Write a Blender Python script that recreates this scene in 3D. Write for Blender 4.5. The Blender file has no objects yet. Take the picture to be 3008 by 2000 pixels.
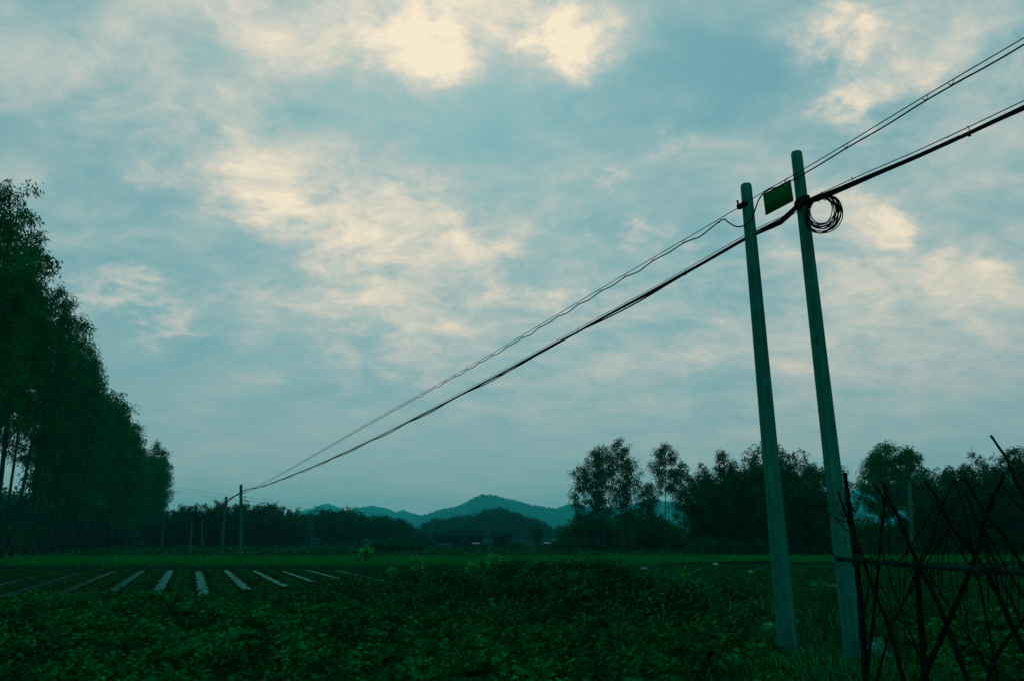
import bpy, math, random
import numpy as np
from mathutils import Vector

# ------------------------------------------------------------------ camera, sky, sun, exposure
scene = bpy.context.scene
col = scene.collection
R = math.radians
FPX, PW, PH = 2285.0, 3008.0, 2000.0          # focal length and size of the photograph in its own pixels
PITCH = R(14.3)
CAMH = 1.5
SP, CP = math.sin(PITCH), math.cos(PITCH)

cam = bpy.data.cameras.new('camera')
cam_ob = bpy.data.objects.new('camera', cam)
col.objects.link(cam_ob)
cam.sensor_fit = 'HORIZONTAL'
cam.sensor_width = 23.7
cam.lens = 23.7 * FPX / PW
cam.clip_start = 0.1
cam.clip_end = 9000
cam_ob.location = (0, 0, CAMH)
cam_ob.rotation_euler = (R(90) + PITCH, 0, 0)
scene.camera = cam_ob

scene.view_settings.view_transform = 'Standard'
scene.view_settings.look = 'None'
scene.view_settings.exposure = 0
scene.view_settings.gamma = 1
scene.view_settings.use_curve_mapping = False
scene.render.engine = 'CYCLES'
cy = scene.cycles
cy.use_denoising = True
cy.denoiser = 'OPENIMAGEDENOISE'
cy.denoising_input_passes = 'RGB_ALBEDO_NORMAL'
cy.max_bounces = 5
cy.diffuse_bounces = 3
cy.glossy_bounces = 2
cy.transmission_bounces = 2
cy.volume_bounces = 1
cy.transparent_max_bounces = 8
cy.use_adaptive_sampling = True
cy.adaptive_threshold = 0.01


def direction(px, py):
    """World direction of a photograph pixel (forward component along +Y)."""
    h = (px - PW / 2) / FPX
    v = (PH / 2 - py) / FPX
    return Vector((h, CP - v * SP, SP + v * CP))


def at(px, py, d):
    """The point at forward distance d metres seen at a pixel."""
    r = direction(px, py)
    return Vector((0, 0, CAMH)) + r * (d / r.y)


def ground_at(px, py, z=0.0):
    r = direction(px, py)
    t = (z - CAMH) / r.z
    return Vector((0, 0, CAMH)) + r * t


def foot(px, d, z=0.0, py=1600):
    """Ground point below a pixel column at forward distance d."""
    r = direction(px, py)
    # the column converges with height; solve for the point with height z
    for _ in range(4):
        v_ = (z - CAMH) / d
        # slope -> image row
        v = (v_ * CP - SP) / (CP + v_ * SP)
        r = direction(px, PH / 2 - v * FPX)
    return Vector((r.x / r.y * d, d, z))


def height_at(py, d):
    r = direction(PW / 2, py)
    return CAMH + d * r.z / r.y


SUN_EL, SUN_AZ = R(36), R(-6)

world = bpy.data.worlds.new('World')
scene.world = world
world.use_nodes = True
wt = world.node_tree
wt.nodes.clear()


class NT:
    """Small node-tree helper."""
    def __init__(self, tree):
        self.t = tree

    def n(self, kind, ins=(), out=0, **props):
        nd = self.t.nodes.new(kind)
        for k, v in props.items():
            setattr(nd, k, v)
        items = ins.items() if isinstance(ins, dict) else enumerate(ins)
        for k, v in items:
            if v is None:
                continue
            if isinstance(v, bpy.types.NodeSocket):
                self.t.links.new(v, nd.inputs[k])
            else:
                nd.inputs[k].default_value = v
        return nd.outputs[out]

    def m(self, op, a, b=None, c=None, clamp=False):
        return self.n('ShaderNodeMath', (a, b, c), operation=op, use_clamp=clamp)

    def vm(self, op, a, b=None, c=None):
        out = 1 if op in ('DOT_PRODUCT', 'LENGTH', 'DISTANCE') else 0
        return self.n('ShaderNodeVectorMath', (a, b, c), out=out, operation=op)

    def mix(self, f, a, b, blend='MIX'):
        return self.n('ShaderNodeMix', {0: f, 6: a, 7: b}, out=2, data_type='RGBA', blend_type=blend)

    def ramp(self, f, stops, interp='LINEAR'):
        nd = self.t.nodes.new('ShaderNodeValToRGB')
        cr = nd.color_ramp
        cr.interpolation = interp
        while len(cr.elements) < len(stops):
            cr.elements.new(0.5)
        for e, (p, c) in zip(cr.elements, stops):
            e.position = p
            e.color = tuple(c) + (1,) if len(c) == 3 else c
        self.t.links.new(f, nd.inputs[0])
        return nd.outputs[0]


def srgb(r, g, b):
    f = lambda c: (c / 255 / 12.92) if c / 255 <= 0.04045 else ((c / 255 + 0.055) / 1.055) ** 2.4
    return (f(r), f(g), f(b))


W = NT(wt)
gen = W.n('ShaderNodeTexCoord')
nrm = W.vm('NORMALIZE', gen)
sep = wt.nodes.new('ShaderNodeSeparateXYZ')
wt.links.new(nrm, sep.inputs[0])
dx, dy, dz = sep.outputs
az = W.m('ARCTAN2', dx, dy)
el = W.m('ARCSINE', dz)
azel = W.n('ShaderNodeCombineXYZ', (az, el, 0.0))
# cloud-sheet coordinates: clouds shrink and flatten towards the horizon
den = W.m('ADD', W.m('MAXIMUM', dz, 0.0), 0.30)
sheet = W.n('ShaderNodeCombineXYZ', (W.m('DIVIDE', dx, den), W.m('DIVIDE', dy, den), 0.0))
sheet_st = W.n('ShaderNodeMapping', {0: sheet, 2: (0, 0, R(28)), 3: (1.0, 1.35, 1.0)}, vector_type='POINT')
warp = W.n('ShaderNodeTexNoise', {'Vector': W.vm('ADD', sheet, (3.7, 1.9, 0.0)), 'Scale': 3.1, 'Detail': 7.0, 'Roughness': 0.66}, out=1, noise_dimensions='2D')
warp2 = W.vm('MULTIPLY', W.vm('SUBTRACT', warp, (0.5, 0.5, 0.5)), (0.30, 0.24, 0.0))
pt = W.vm('ADD', azel, warp2)
nbig = W.n('ShaderNodeTexNoise', {'Vector': sheet_st, 'Scale': 1.15, 'Detail': 6.0, 'Roughness': 0.55, 'Distortion': 0.35}, noise_dimensions='2D')
nfine = W.n('ShaderNodeTexNoise', {'Vector': sheet_st, 'Scale': 6.5, 'Detail': 8.0, 'Roughness': 0.68, 'Distortion': 0.3}, noise_dimensions='2D')
nwisp = W.n('ShaderNodeTexNoise', {'Vector': sheet, 'Scale': 3.0, 'Detail': 7.0, 'Roughness': 0.58}, noise_dimensions='2D')

# banks of cloud (+) and gaps (-) of this evening's sky, as (azimuth, elevation) patches; numbers in overview pixels
K = PW / 2358.0
CLOUDS = [
    # x, y, rx, ry, turn(deg), strength
    (985, 75, 55, 75, 0, .20), (1290, 90, 110, 70, -10, .34), (1320, 150, 75, 75, 0, .25), (760, 40, 300, 70, 0, .15),
    (1130, 20, 360, 60, 0, .16), (1985, 60, 100, 55, -20, .42), (2080, 165, 150, 50, -25, .26), (1935, 262, 75, 45, -30, .30),
    (600, 190, 210, 110, 20, .10), (950, 490, 200, 90, 8, .18), (760, 580, 360, 85, 38, .20), (620, 400, 160, 120, 40, .04), (1150, 640, 620, 260, 22, .07), (2080, 700, 460, 200, 0, .06), (700, 700, 190, 42, 18, .16),
    (735, 850, 160, 55, 8, .17), (340, 705, 190, 26, 8, .20), (1550, 330, 50, 20, 0, .14), (1395, 398, 45, 18, 0, .16),
    (1440, 552, 60, 22, 10, .15), (2010, 490, 110, 50, 20, .20), (2150, 620, 330, 110, 0, .15), (1990, 820, 330, 85, 0, .10),
    (1640, 810, 200, 60, 0, .08), (1320, 670, 150, 35, 8, .14), (180, 150, 260, 120, 0, .06), (1200, 720, 260, 90, 20, .08),
    (2330, 120, 130, 160, 0, .10), (1180, 900, 300, 70, 5, .05),
    (1650, 150, 240, 150, 0, -.28), (1080, 250, 240, 70, 10, -.10), (690, 215, 85, 55, 0, -.17), (420, 120, 110, 65, 10, -.13),
    (40, 330, 220, 150, 0, -.12), (330, 480, 230, 60, 22, -.17), (300, 620, 270, 40, 5, -.12), (470, 790, 260, 70, 5, -.17),
    (900, 850, 120, 30, 25, -.15), (2260, 480, 170, 75, 0, -.15), (1450, 440, 240, 110, 0, -.07), (210, 880, 260, 90, 0, -.10),
]


def ae(px, py):
    d = direction(px * K, py * K).normalized()
    return np.array([math.atan2(d.x, d.y), math.asin(d.z)])


field = W.m('MULTIPLY_ADD', nbig, 0.62, -0.31)
field = W.m('ADD', field, W.m('MULTIPLY_ADD', nfine, 0.64, -0.32))
field = W.m('ADD', field, W.m('MULTIPLY_ADD', nwisp, 0.34, -0.17))
base = field
field = None
for (bx_, by_, rx, ry, rot, amp) in CLOUDS:
    c0 = ae(bx_, by_)
    ca, sa = math.cos(R(rot)), math.sin(R(rot))
    a_ = (ae(bx_ + ca * rx, by_ + sa * rx) - c0)
    b_ = (ae(bx_ - sa * ry, by_ + ca * ry) - c0)
    th = math.atan2(a_[1], a_[0])
    q = W.n('ShaderNodeMapping', {0: pt, 1: (c0[0], c0[1], 0), 2: (0, 0, th),
                                  3: (np.hypot(*a_) * 1.12, np.hypot(*b_) * 1.12, 1.0)}, vector_type='TEXTURE')
    fall = W.m('EXPONENT', W.m('MULTIPLY', W.vm('DOT_PRODUCT', q, q), -1.0))
    field = W.m('MULTIPLY_ADD', fall, amp * (1.3 if amp > 0 else 1.1), 0.0 if field is None else field)
# the banks are broken up by the same billows as the rest of the sky
billow = W.n('ShaderNodeMapRange', {0: W.m('MULTIPLY_ADD', nfine, 0.65, W.m('MULTIPLY', nwisp, 0.35)), 1: 0.33, 2: 0.67, 3: 0.5, 4: 1.5})
field = W.m('MULTIPLY_ADD', field, billow, base)
# thin veil near the horizon evens the clouds out
veil = W.n('ShaderNodeMapRange', {0: el, 1: R(2), 2: R(22), 3: 0.30, 4: 1.0}, interpolation_type='SMOOTHSTEP')
tone = W.n('ShaderNodeMapRange', {0: el, 1: R(0), 2: R(48), 3: 0.34, 4: 0.485})
s_val = W.m('MULTIPLY_ADD', field, veil, tone, clamp=True)
cloud = W.ramp(s_val, [(0.0, srgb(90, 150, 162)), (0.2, srgb(114, 165, 174)), (0.38, srgb(150, 182, 184)),
                       (0.58, srgb(190, 199, 193)), (0.76, srgb(226, 217, 199)), (0.95, srgb(255, 237, 208))])
dim = W.n('ShaderNodeMapRange', {0: el, 1: R(0), 2: R(30), 3: 0.94, 4: 1.0})
warm = W.n('ShaderNodeMapRange', {0: el, 1: R(0), 2: R(14), 3: 1.30, 4: 1.0})
d10 = W.m('MULTIPLY', dim, 10.0)
cloud10 = W.vm('MULTIPLY', cloud, W.n('ShaderNodeCombineXYZ', (W.m('MULTIPLY', d10, warm), d10, d10)))
sky = wt.nodes.new('ShaderNodeTexSky')
sky.sky_type = 'NISHITA'
sky.sun_disc = False
sky.sun_elevation = SUN_EL
sky.sun_rotation = SUN_AZ
sky.altitude = 100
sky.air_density = 1.0
sky.dust_density = 2.0
sky.ozone_density = 2.0
clear = W.vm('MULTIPLY', sky.outputs[0], (0.50, 0.72, 0.66))
cover = W.n('ShaderNodeMapRange', {0: s_val, 1: 0.1, 2: 0.5, 3: 0.90, 4: 0.985})
final = W.mix(cover, clear, cloud10)
bg = wt.nodes.new('ShaderNodeBackground')
wt.links.new(final, bg.inputs[0])
bg.inputs[1].default_value = 0.1
wo = wt.nodes.new('ShaderNodeOutputWorld')
wt.links.new(bg.outputs[0], wo.inputs[0])
world.cycles.sampling_method = 'NONE'

sun = bpy.data.lights.new('sun', 'SUN')
sun.energy = 0.5
sun.angle = R(30)
sun.color = (1.0, 0.93, 0.8)
sun_ob = bpy.data.objects.new('sun', sun)
col.objects.link(sun_ob)
sd = Vector((math.sin(SUN_AZ) * math.cos(SUN_EL), math.cos(SUN_AZ) * math.cos(SUN_EL), math.sin(SUN_EL)))
sun_ob.rotation_euler = sd.to_track_quat('Z', 'Y').to_euler()

# ------------------------------------------------------------------ helpers
rng = np.random.default_rng(7)
random.seed(7)


def tag(o, label=None, cat=None, group=None, kind=None):
    if label: o['label'] = label
    if cat: o['category'] = cat
    if group: o['group'] = group
    if kind: o['kind'] = kind
    return o


class MB:
    """Collects vertex and face arrays (quads or triangles) for one mesh."""
    def __init__(self):
        self.v, self.q, self.t, self.n = [], [], [], 0

    def add(self, v, quads=None, tris=None):
        v = np.asarray(v, dtype=np.float64).reshape(-1, 3)
        if quads is not None and len(quads): self.q.append(np.asarray(quads, dtype=np.int64) + self.n)
        if tris is not None and len(tris): self.t.append(np.asarray(tris, dtype=np.int64) + self.n)
        self.v.append(v); self.n += len(v)
        return self

    def mesh(self, name, mat=None, smooth=False):
        me = bpy.data.meshes.new(name)
        v = np.concatenate(self.v) if self.v else np.zeros((0, 3))
        q = np.concatenate(self.q) if self.q else np.zeros((0, 4), int)
        t = np.concatenate(self.t) if self.t else np.zeros((0, 3), int)
        loops = np.concatenate([q.ravel(), t.ravel()])
        tot = np.concatenate([np.full(len(q), 4), np.full(len(t), 3)])
        start = np.concatenate([[0], np.cumsum(tot)[:-1]]) if len(tot) else np.zeros(0)
        me.vertices.add(len(v)); me.vertices.foreach_set('co', v.astype(np.float32).ravel())
        me.loops.add(len(loops)); me.loops.foreach_set('vertex_index', loops.astype(np.int32))
        me.polygons.add(len(tot)); me.polygons.foreach_set('loop_start', start.astype(np.int32))
        if smooth: me.polygons.foreach_set('use_smooth', np.ones(len(tot), dtype=bool))
        me.update(calc_edges=True)
        me.validate()
        if mat: me.materials.append(mat)
        return me

    def build(self, name, mat, parent=None, smooth=False, loc=None):
        return place(name, self.mesh(name, mat, smooth), parent, loc)

    # --- shapes
    def tube(self, pts, rad, k=8, cap=True):
        pts = np.asarray([tuple(p) for p in pts], float)
        n = len(pts)
        rad = np.full(n, rad, float) if np.isscalar(rad) else np.asarray(rad, float)
        tan = np.gradient(pts, axis=0)
        tan /= np.linalg.norm(tan, axis=1)[:, None] + 1e-12
        ref = np.array([0, 0, 1.0]) if abs(tan[0, 2]) < 0.9 else np.array([1.0, 0, 0])
        v = np.zeros((n, k, 3))
        a = np.linspace(0, 2 * np.pi, k, endpoint=False)
        u = None
        for i in range(n):
            if u is None:
                u = np.cross(ref, tan[i])
            u = u - tan[i] * np.dot(u, tan[i]); u /= np.linalg.norm(u) + 1e-12
            w = np.cross(tan[i], u)
            v[i] = pts[i] + rad[i] * (np.cos(a)[:, None] * u + np.sin(a)[:, None] * w)
        i0 = np.arange(n - 1)[:, None] * k
        j = np.arange(k)[None]; jn = (j + 1) % k
        quads = np.stack([i0 + j, i0 + jn, i0 + k + jn, i0 + k + j], -1).reshape(-1, 4)
        vv = v.reshape(-1, 3)
        tris = []
        if cap:
            vv = np.concatenate([vv, pts[:1], pts[-1:]])
            c0, c1 = n * k, n * k + 1
            for jj in range(k):
                tris.append((c0, (jj + 1) % k, jj)); tris.append((c1, (n - 1) * k + jj, (n - 1) * k + (jj + 1) % k))
        return self.add(vv, quads, tris)

    def box(self, c, s, rz=0.0, rx=0.0):
        x, y, z = [q / 2 for q in s]
        v = np.array([(sx * x, sy * y, sz * z) for sz in (-1, 1) for sx, sy in ((-1, -1), (1, -1), (1, 1), (-1, 1))])
        if rx:
            ca, sa = math.cos(rx), math.sin(rx)
            v = v @ np.array([[1, 0, 0], [0, ca, sa], [0, -sa, ca]])
        if rz:
            ca, sa = math.cos(rz), math.sin(rz)
            v = v @ np.array([[ca, sa, 0], [-sa, ca, 0], [0, 0, 1]])
        return self.add(v + np.asarray(c, float), [(3, 2, 1, 0), (4, 5, 6, 7), (0, 1, 5, 4), (1, 2, 6, 5), (2, 3, 7, 6), (3, 0, 4, 7)])

    def lump(self, c, s, seed=0, rough=0.15, sub=2):
        """A rough stone or clod: a displaced sphere."""
        r_ = np.random.default_rng(seed)
        nu, nv = 6 * sub, 4 * sub
        v = []
        ph = r_.uniform(0, 6.28, 6)
        for i in range(1, nv):
            th = np.pi * i / nv
            for j in range(nu):
                a = 2 * np.pi * j / nu
                k = 1 + rough * (math.sin(2 * a + ph[0]) * math.sin(th) + 0.6 * math.sin(3 * a + 2 * th + ph[1]) + 0.5 * math.cos(4 * th + ph[2] + a))
                v.append((math.sin(th) * math.cos(a) * s[0] * k, math.sin(th) * math.sin(a) * s[1] * k, math.cos(th) * s[2] * k))
        top, bot = len(v), len(v) + 1
        v += [(0, 0, s[2]), (0, 0, -s[2])]
        q = [(i * nu + j, (i + 1) * nu + j, (i + 1) * nu + (j + 1) % nu, i * nu + (j + 1) % nu) for i in range(nv - 2) for j in range(nu)]
        t = [(top, j, (j + 1) % nu) for j in range(nu)] + [(bot, (nv - 2) * nu + (j + 1) % nu, (nv - 2) * nu + j) for j in range(nu)]
        return self.add(np.array(v) + np.asarray(c, float), q, t)

    def leaves(self, base, d, length, width, fold=0.2, seed=0):
        """Folded leaf blades: two triangles each side by side along a midrib."""
        n = len(base)
        r_ = np.random.default_rng(seed + 99)
        d = d / (np.linalg.norm(d, axis=1)[:, None] + 1e-9)
        up = r_.normal(size=(n, 3)); up[:, 2] += 0.6
        side = np.cross(d, up); side /= np.linalg.norm(side, axis=1)[:, None] + 1e-9
        nn = np.cross(side, d)
        L = np.asarray(length).reshape(-1, 1) * np.ones((n, 1)); Wd = np.asarray(width).reshape(-1, 1) * np.ones((n, 1))
        mid = base + d * L * 0.42
        lft = mid + side * Wd * 0.5 + nn * Wd * fold
        rgt = mid - side * Wd * 0.5 + nn * Wd * fold
        tip = base + d * L - np.array([0, 0, 1]) * L * 0.12
        v = np.stack([base, rgt, tip, lft], 1).reshape(-1, 3)
        f = (np.arange(n) * 4)[:, None]
        tr = np.concatenate([f + np.array([[0, 1, 2]]), f + np.array([[0, 2, 3]])])
        return self.add(v, None, tr)

    def blades(self, base, d, height, width, bend, seed=0):
        """Arching grass blades of three segments (5 triangles)."""
        n = len(base)
        d = d / (np.linalg.norm(d[:, :2], axis=1)[:, None] + 1e-9); d[:, 2] = 0
        H = np.asarray(height).reshape(-1, 1) * np.ones((n, 1)); B = np.asarray(bend).reshape(-1, 1) * np.ones((n, 1))
        Wd = np.asarray(width).reshape(-1, 1) * np.ones((n, 1))
        side = np.stack([-d[:, 1], d[:, 0], np.zeros(n)], 1)
        Z = np.array([0, 0, 1.0])
        p0 = base
        p1 = base + Z * H * 0.5 + d * H * B * 0.15
        p2 = base + Z * H * (0.9 - 0.25 * B) + d * H * B * 0.5
        p3 = base + Z * H * (1.0 - 0.6 * B) + d * H * B * 0.95
        v = np.stack([p0 - side * Wd / 2, p0 + side * Wd / 2, p1 - side * Wd / 2, p1 + side * Wd / 2,
                      p2 - side * Wd * .35, p2 + side * Wd * .35, p3], 1).reshape(-1, 3)
        f = (np.arange(n) * 7)[:, None]
        q = np.concatenate([f + np.array([[0, 1, 3, 2]]), f + np.array([[2, 3, 5, 4]])])
        t = f + np.array([[4, 5, 6]])
        return self.add(v, q, t)


def place(name, me, parent=None, loc=None):
    o = bpy.data.objects.new(name, me)
    col.objects.link(o)
    if parent is not None: o.parent = parent
    if loc is not None: o.location = loc
    return o


def thing(name, loc, label, cat, group=None, rz=0.0, sc=1.0):
    o = bpy.data.objects.new(name, None)
    o.empty_display_size = 0.2
    col.objects.link(o)
    o.location = loc
    o.rotation_euler = (0, 0, rz)
    o.scale = (sc, sc, sc) if np.isscalar(sc) else sc
    return tag(o, label, cat, group)


# ------------------------------------------------------------------ materials
def material(name, c1, c2=None, scale=8.0, rough=0.85, bump=0.0, island=0.0, detail=4.0, spec=0.0, trans=0.0, coords='Object', contrast=(0.35, 0.65), objrand=0.0):
    m = bpy.data.materials.new(name)
    m.use_nodes = True
    t = m.node_tree
    b = t.nodes['Principled BSDF']
    T = NT(t)
    b.inputs['Roughness'].default_value = rough
    b.inputs['Specular IOR Level'].default_value = spec
    tc = t.nodes.new('ShaderNodeTexCoord').outputs[coords]
    noise = T.n('ShaderNodeTexNoise', {'Vector': tc, 'Scale': scale, 'Detail': detail, 'Roughness': 0.6})
    c2 = c2 or c1
    c = T.ramp(noise, [(contrast[0], c1), (contrast[1], c2)])
    if island or objrand:
        if island:
            ri = t.nodes.new('ShaderNodeNewGeometry').outputs['Random Per Island']
            k = T.m('MULTIPLY_ADD', ri, island * 2, 1 - island)
            c = T.vm('MULTIPLY', c, T.n('ShaderNodeCombineXYZ', (k, k, k)))
        if objrand:
            ro = t.nodes.new('ShaderNodeObjectInfo').outputs['Random']
            k = T.m('MULTIPLY_ADD', ro, objrand * 2, 1 - objrand)
            c = T.vm('MULTIPLY', c, T.n('ShaderNodeCombineXYZ', (k, k, k)))
    t.links.new(c, b.inputs['Base Color'])
    if bump:
        bn = T.n('ShaderNodeBump', {'Strength': bump, 'Distance': 0.02, 'Height': noise})
        t.links.new(bn, b.inputs['Normal'])
    if trans:
        tr = t.nodes.new('ShaderNodeBsdfTranslucent')
        t.links.new(T.vm('MULTIPLY', c, (1.0, 1.3, 0.8)), tr.inputs[0])
        mx = t.nodes.new('ShaderNodeMixShader')
        mx.inputs[0].default_value = trans
        t.links.new(b.outputs[0], mx.inputs[1]); t.links.new(tr.outputs[0], mx.inputs[2])
        t.links.new(mx.outputs[0], t.nodes['Material Output'].inputs[0])
    return m


M = {}
M['soil'] = material('soil', (.001, .012, .005), (.0018, .024, .009), 0.9, bump=0.5, detail=8)
M['grass'] = material('grass_blade', (.0012, .042, .011), (.0025, .090, .024), 0.9, island=.5, rough=.7)
M['rice'] = material('rice_blade', (.0008, .110, .020), (.0015, .145, .026), 0.25, island=.15, rough=.7)
M['rice_floor'] = material('rice_floor', (.0006, .035, .009), (.001, .055, .013), 0.5, bump=.3, detail=8)
M['weed'] = material('weed_leaf', (.0008, .026, .010), (.002, .095, .030), 1.4, island=.6, rough=.6)
M['bush'] = material('bush_leaf', (.0008, .045, .017), (.0018, .110, .034), 0.9, island=.5, trans=.25)
M['tuft'] = material('tuft_blade', (.0015, .060, .024), (.003, .125, .050), 2.0, island=.5)
M['drygrass'] = material('dry_grass', (.01, .06, .038), (.03, .11, .07), 3, island=.5)
M['crop'] = material('crop_leaf', (.0008, .022, .008), (.0016, .130, .030), 2.0, island=.6, rough=.6, trans=.15, contrast=(.40, .62))
M['leaf_dark'] = material('leaf_dark', (.0006, .045, .013), (.0012, .115, .030), 0.5, island=.55, rough=.6, trans=.35, objrand=.2)
M['leaf_mid'] = material('leaf_mid', (.0008, .036, .015), (.0015, .080, .028), 0.6, island=.45, rough=.6, trans=.30, objrand=.2)
M['leaf_bamboo'] = material('leaf_bamboo', (.0006, .032, .011), (.0012, .090, .024), 0.5, island=.55, rough=.6, trans=.30, objrand=.2)
M['leaf_young'] = material('leaf_young', (.007, .18, .040), (.015, .31, .070), 4, island=.35, rough=.5, trans=.15)
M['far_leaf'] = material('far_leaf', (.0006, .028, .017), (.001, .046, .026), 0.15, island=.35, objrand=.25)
M['bark'] = material('bark', (.002, .022, .015), (.006, .050, .036), 3, bump=.4)
M['culm'] = material('culm', (.006, .040, .020), (.014, .070, .034), 3)
M['concrete'] = material('concrete', (.003, .092, .066), (.008, .140, .102), 6, bump=.35, detail=10)
def concrete_material():
    m = bpy.data.materials.new('weathered_concrete')
    m.use_nodes = True
    t = m.node_tree; T = NT(t)
    b = t.nodes['Principled BSDF']
    b.inputs['Roughness'].default_value = .9
    b.inputs['Specular IOR Level'].default_value = 0
    tc = t.nodes.new('ShaderNodeTexCoord').outputs['Object']
    streak = T.n('ShaderNodeTexNoise', {'Vector': T.n('ShaderNodeMapping', {0: tc, 3: (26, 26, .55)}), 'Scale': 1.0, 'Detail': 6.0, 'Roughness': .65})
    blot = T.n('ShaderNodeTexNoise', {'Vector': tc, 'Scale': 3.5, 'Detail': 8.0, 'Roughness': .7})
    grit = T.n('ShaderNodeTexNoise', {'Vector': tc, 'Scale': 90.0, 'Detail': 3.0})
    f = T.m('MULTIPLY_ADD', streak, .55, T.m('MULTIPLY_ADD', blot, .40, T.m('MULTIPLY', grit, .12)))
    c = T.ramp(f, [(.38, (.0015, .050, .034)), (.52, (.004, .112, .080)), (.68, (.010, .170, .128))])
    t.links.new(c, b.inputs['Base Color'])
    t.links.new(T.n('ShaderNodeBump', {'Strength': .5, 'Distance': .006, 'Height': T.m('ADD', grit, blot)}), b.inputs['Normal'])
    return m


M['concrete'] = concrete_material()
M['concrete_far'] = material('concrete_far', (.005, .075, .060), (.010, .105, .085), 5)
M['cable'] = material('cable_black', (.001, .008, .007), (.002, .014, .012), 20, rough=.6)
M['steel'] = material('galvanised', (.012, .075, .065), (.03, .11, .095), 30, rough=.5)
M['cane'] = material('dead_cane', (.0012, .006, .005), (.003, .014, .011), 14, bump=.5, detail=6)
M['bamboo_rail'] = material('bamboo_rail', (.0015, .014, .011), (.003, .040, .031), 10, rough=.5, bump=.2)
M['vine'] = material('dry_vine', (.004, .020, .014), (.012, .042, .030), 10, island=.5)
M['stone'] = material('stone', (.008, .11, .085), (.02, .17, .13), 9, bump=.6, detail=8)
M['litter'] = material('litter_film', (.04, .20, .19), (.14, .34, .32), 9, rough=.5)
M['bark_pale'] = material('pale_bark', (.004, .050, .038), (.012, .110, .085), 2, bump=.4)
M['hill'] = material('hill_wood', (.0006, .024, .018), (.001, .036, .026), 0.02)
M['wall_dark'] = material('old_brick', (.002, .022, .020), (.005, .034, .030), 2, bump=.3)
M['wall_pale'] = material('lime_wash', (.006, .085, .070), (.012, .13, .105), 1.5)
M['roof'] = material('tile_roof', (.001, .016, .016), (.002, .026, .025), 2, bump=.4)
M['sheet'] = material('pale_sheet', (.16, .45, .42), (.30, .60, .56), 2, rough=.5)
M['mud'] = material('wet_mud', (.004, .050, .038), (.008, .110, .085), 3, bump=.3)
M['void'] = material('dark_opening', (.001, .005, .004), (.002, .007, .006), 2)


def water_material():
    m = bpy.data.materials.new('still_water')
    m.use_nodes = True
    t = m.node_tree; T = NT(t)
    t.nodes.remove(t.nodes['Principled BSDF'])
    tc = t.nodes.new('ShaderNodeTexCoord').outputs['Object']
    nz = T.n('ShaderNodeTexNoise', {'Vector': tc, 'Scale': 4.0, 'Detail': 5.0})
    bmp = T.n('ShaderNodeBump', {'Strength': .10, 'Distance': .02, 'Height': nz})
    gl = T.n('ShaderNodeBsdfGlossy', {'Color': (.07, .30, .26, 1), 'Roughness': .2, 'Normal': bmp})
    df = T.n('ShaderNodeBsdfDiffuse', {'Color': (.002, .030, .022, 1)})
    fr = T.n('ShaderNodeFresnel', {'IOR': 1.33})
    scum = T.n('ShaderNodeMapRange', {0: T.n('ShaderNodeTexNoise', {'Vector': tc, 'Scale': 2.2, 'Detail': 6.0, 'Roughness': .7}), 1: .38, 2: .55, 3: .35, 4: 1.0})
    t.links.new(T.n('ShaderNodeMixShader', {0: T.m('MULTIPLY', fr, scum), 1: df, 2: gl}), t.nodes['Material Output'].inputs[0])
    return m


M['water'] = water_material()


def sign_material():
    m = bpy.data.materials.new('sign_paint')
    m.use_nodes = True
    t = m.node_tree; T = NT(t)
    b = t.nodes['Principled BSDF']
    tc = t.nodes.new('ShaderNodeTexCoord').outputs['Object']
    nz = T.n('ShaderNodeTexNoise', {'Vector': tc, 'Scale': 14.0, 'Detail': 6.0})
    c = T.ramp(nz, [(.3, (.001, .062, .014)), (.7, (.001, .092, .020))])
    b.inputs['Specular IOR Level'].default_value = 0
    t.links.new(c, b.inputs['Base Color'])
    b.inputs['Roughness'].default_value = .5
    return m


M['sign'] = sign_material()

# ------------------------------------------------------------------ ground
ROW = np.array([-0.371, 0.928])                # direction of the furrows and of the plantation rows
ACR = np.array([0.928, 0.371])                 # across the furrows
U0, UD = -4.66, 1.285                          # first furrow and furrow spacing along ACR
RIDGE = [(1000, 20.5, .06), (1130, 19.6, .25), (1300, 18.6, .36), (1480, 17.6, .52), (1640, 16.7, .64), (1800, 15.9, .68), (1900, 15.3, .48), (2030, 14.6, .32), (2160, 13.9, .15), (2260, 13.2, .05)]
RPTS = np.array([(*foot(p, d)[:2], h) for p, d, h in RIDGE])


def smooth(a, b, x):
    t = np.clip((x - a) / (b - a), 0, 1)
    return t * t * (3 - 2 * t)


def wob(x, y, s=1.0):
    return np.sin(x * 1.3 * s + 2.1 * np.sin(y * .7 * s)) * np.sin(y * 1.7 * s + 1.3 * np.sin(x * .9 * s))


def furrow_mask(x, y):
    """1 inside the ploughed furrow field."""
    v = x * ROW[0] + y * ROW[1]
    u = x * ACR[0] + y * ACR[1]
    return smooth(20.2, 20.9, y - .02 * x) * (1 - smooth(41.5, 42.3, y)) * (1 - smooth(7.6, 8.4, u)) * smooth(-13.5, -12.8, u)


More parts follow.
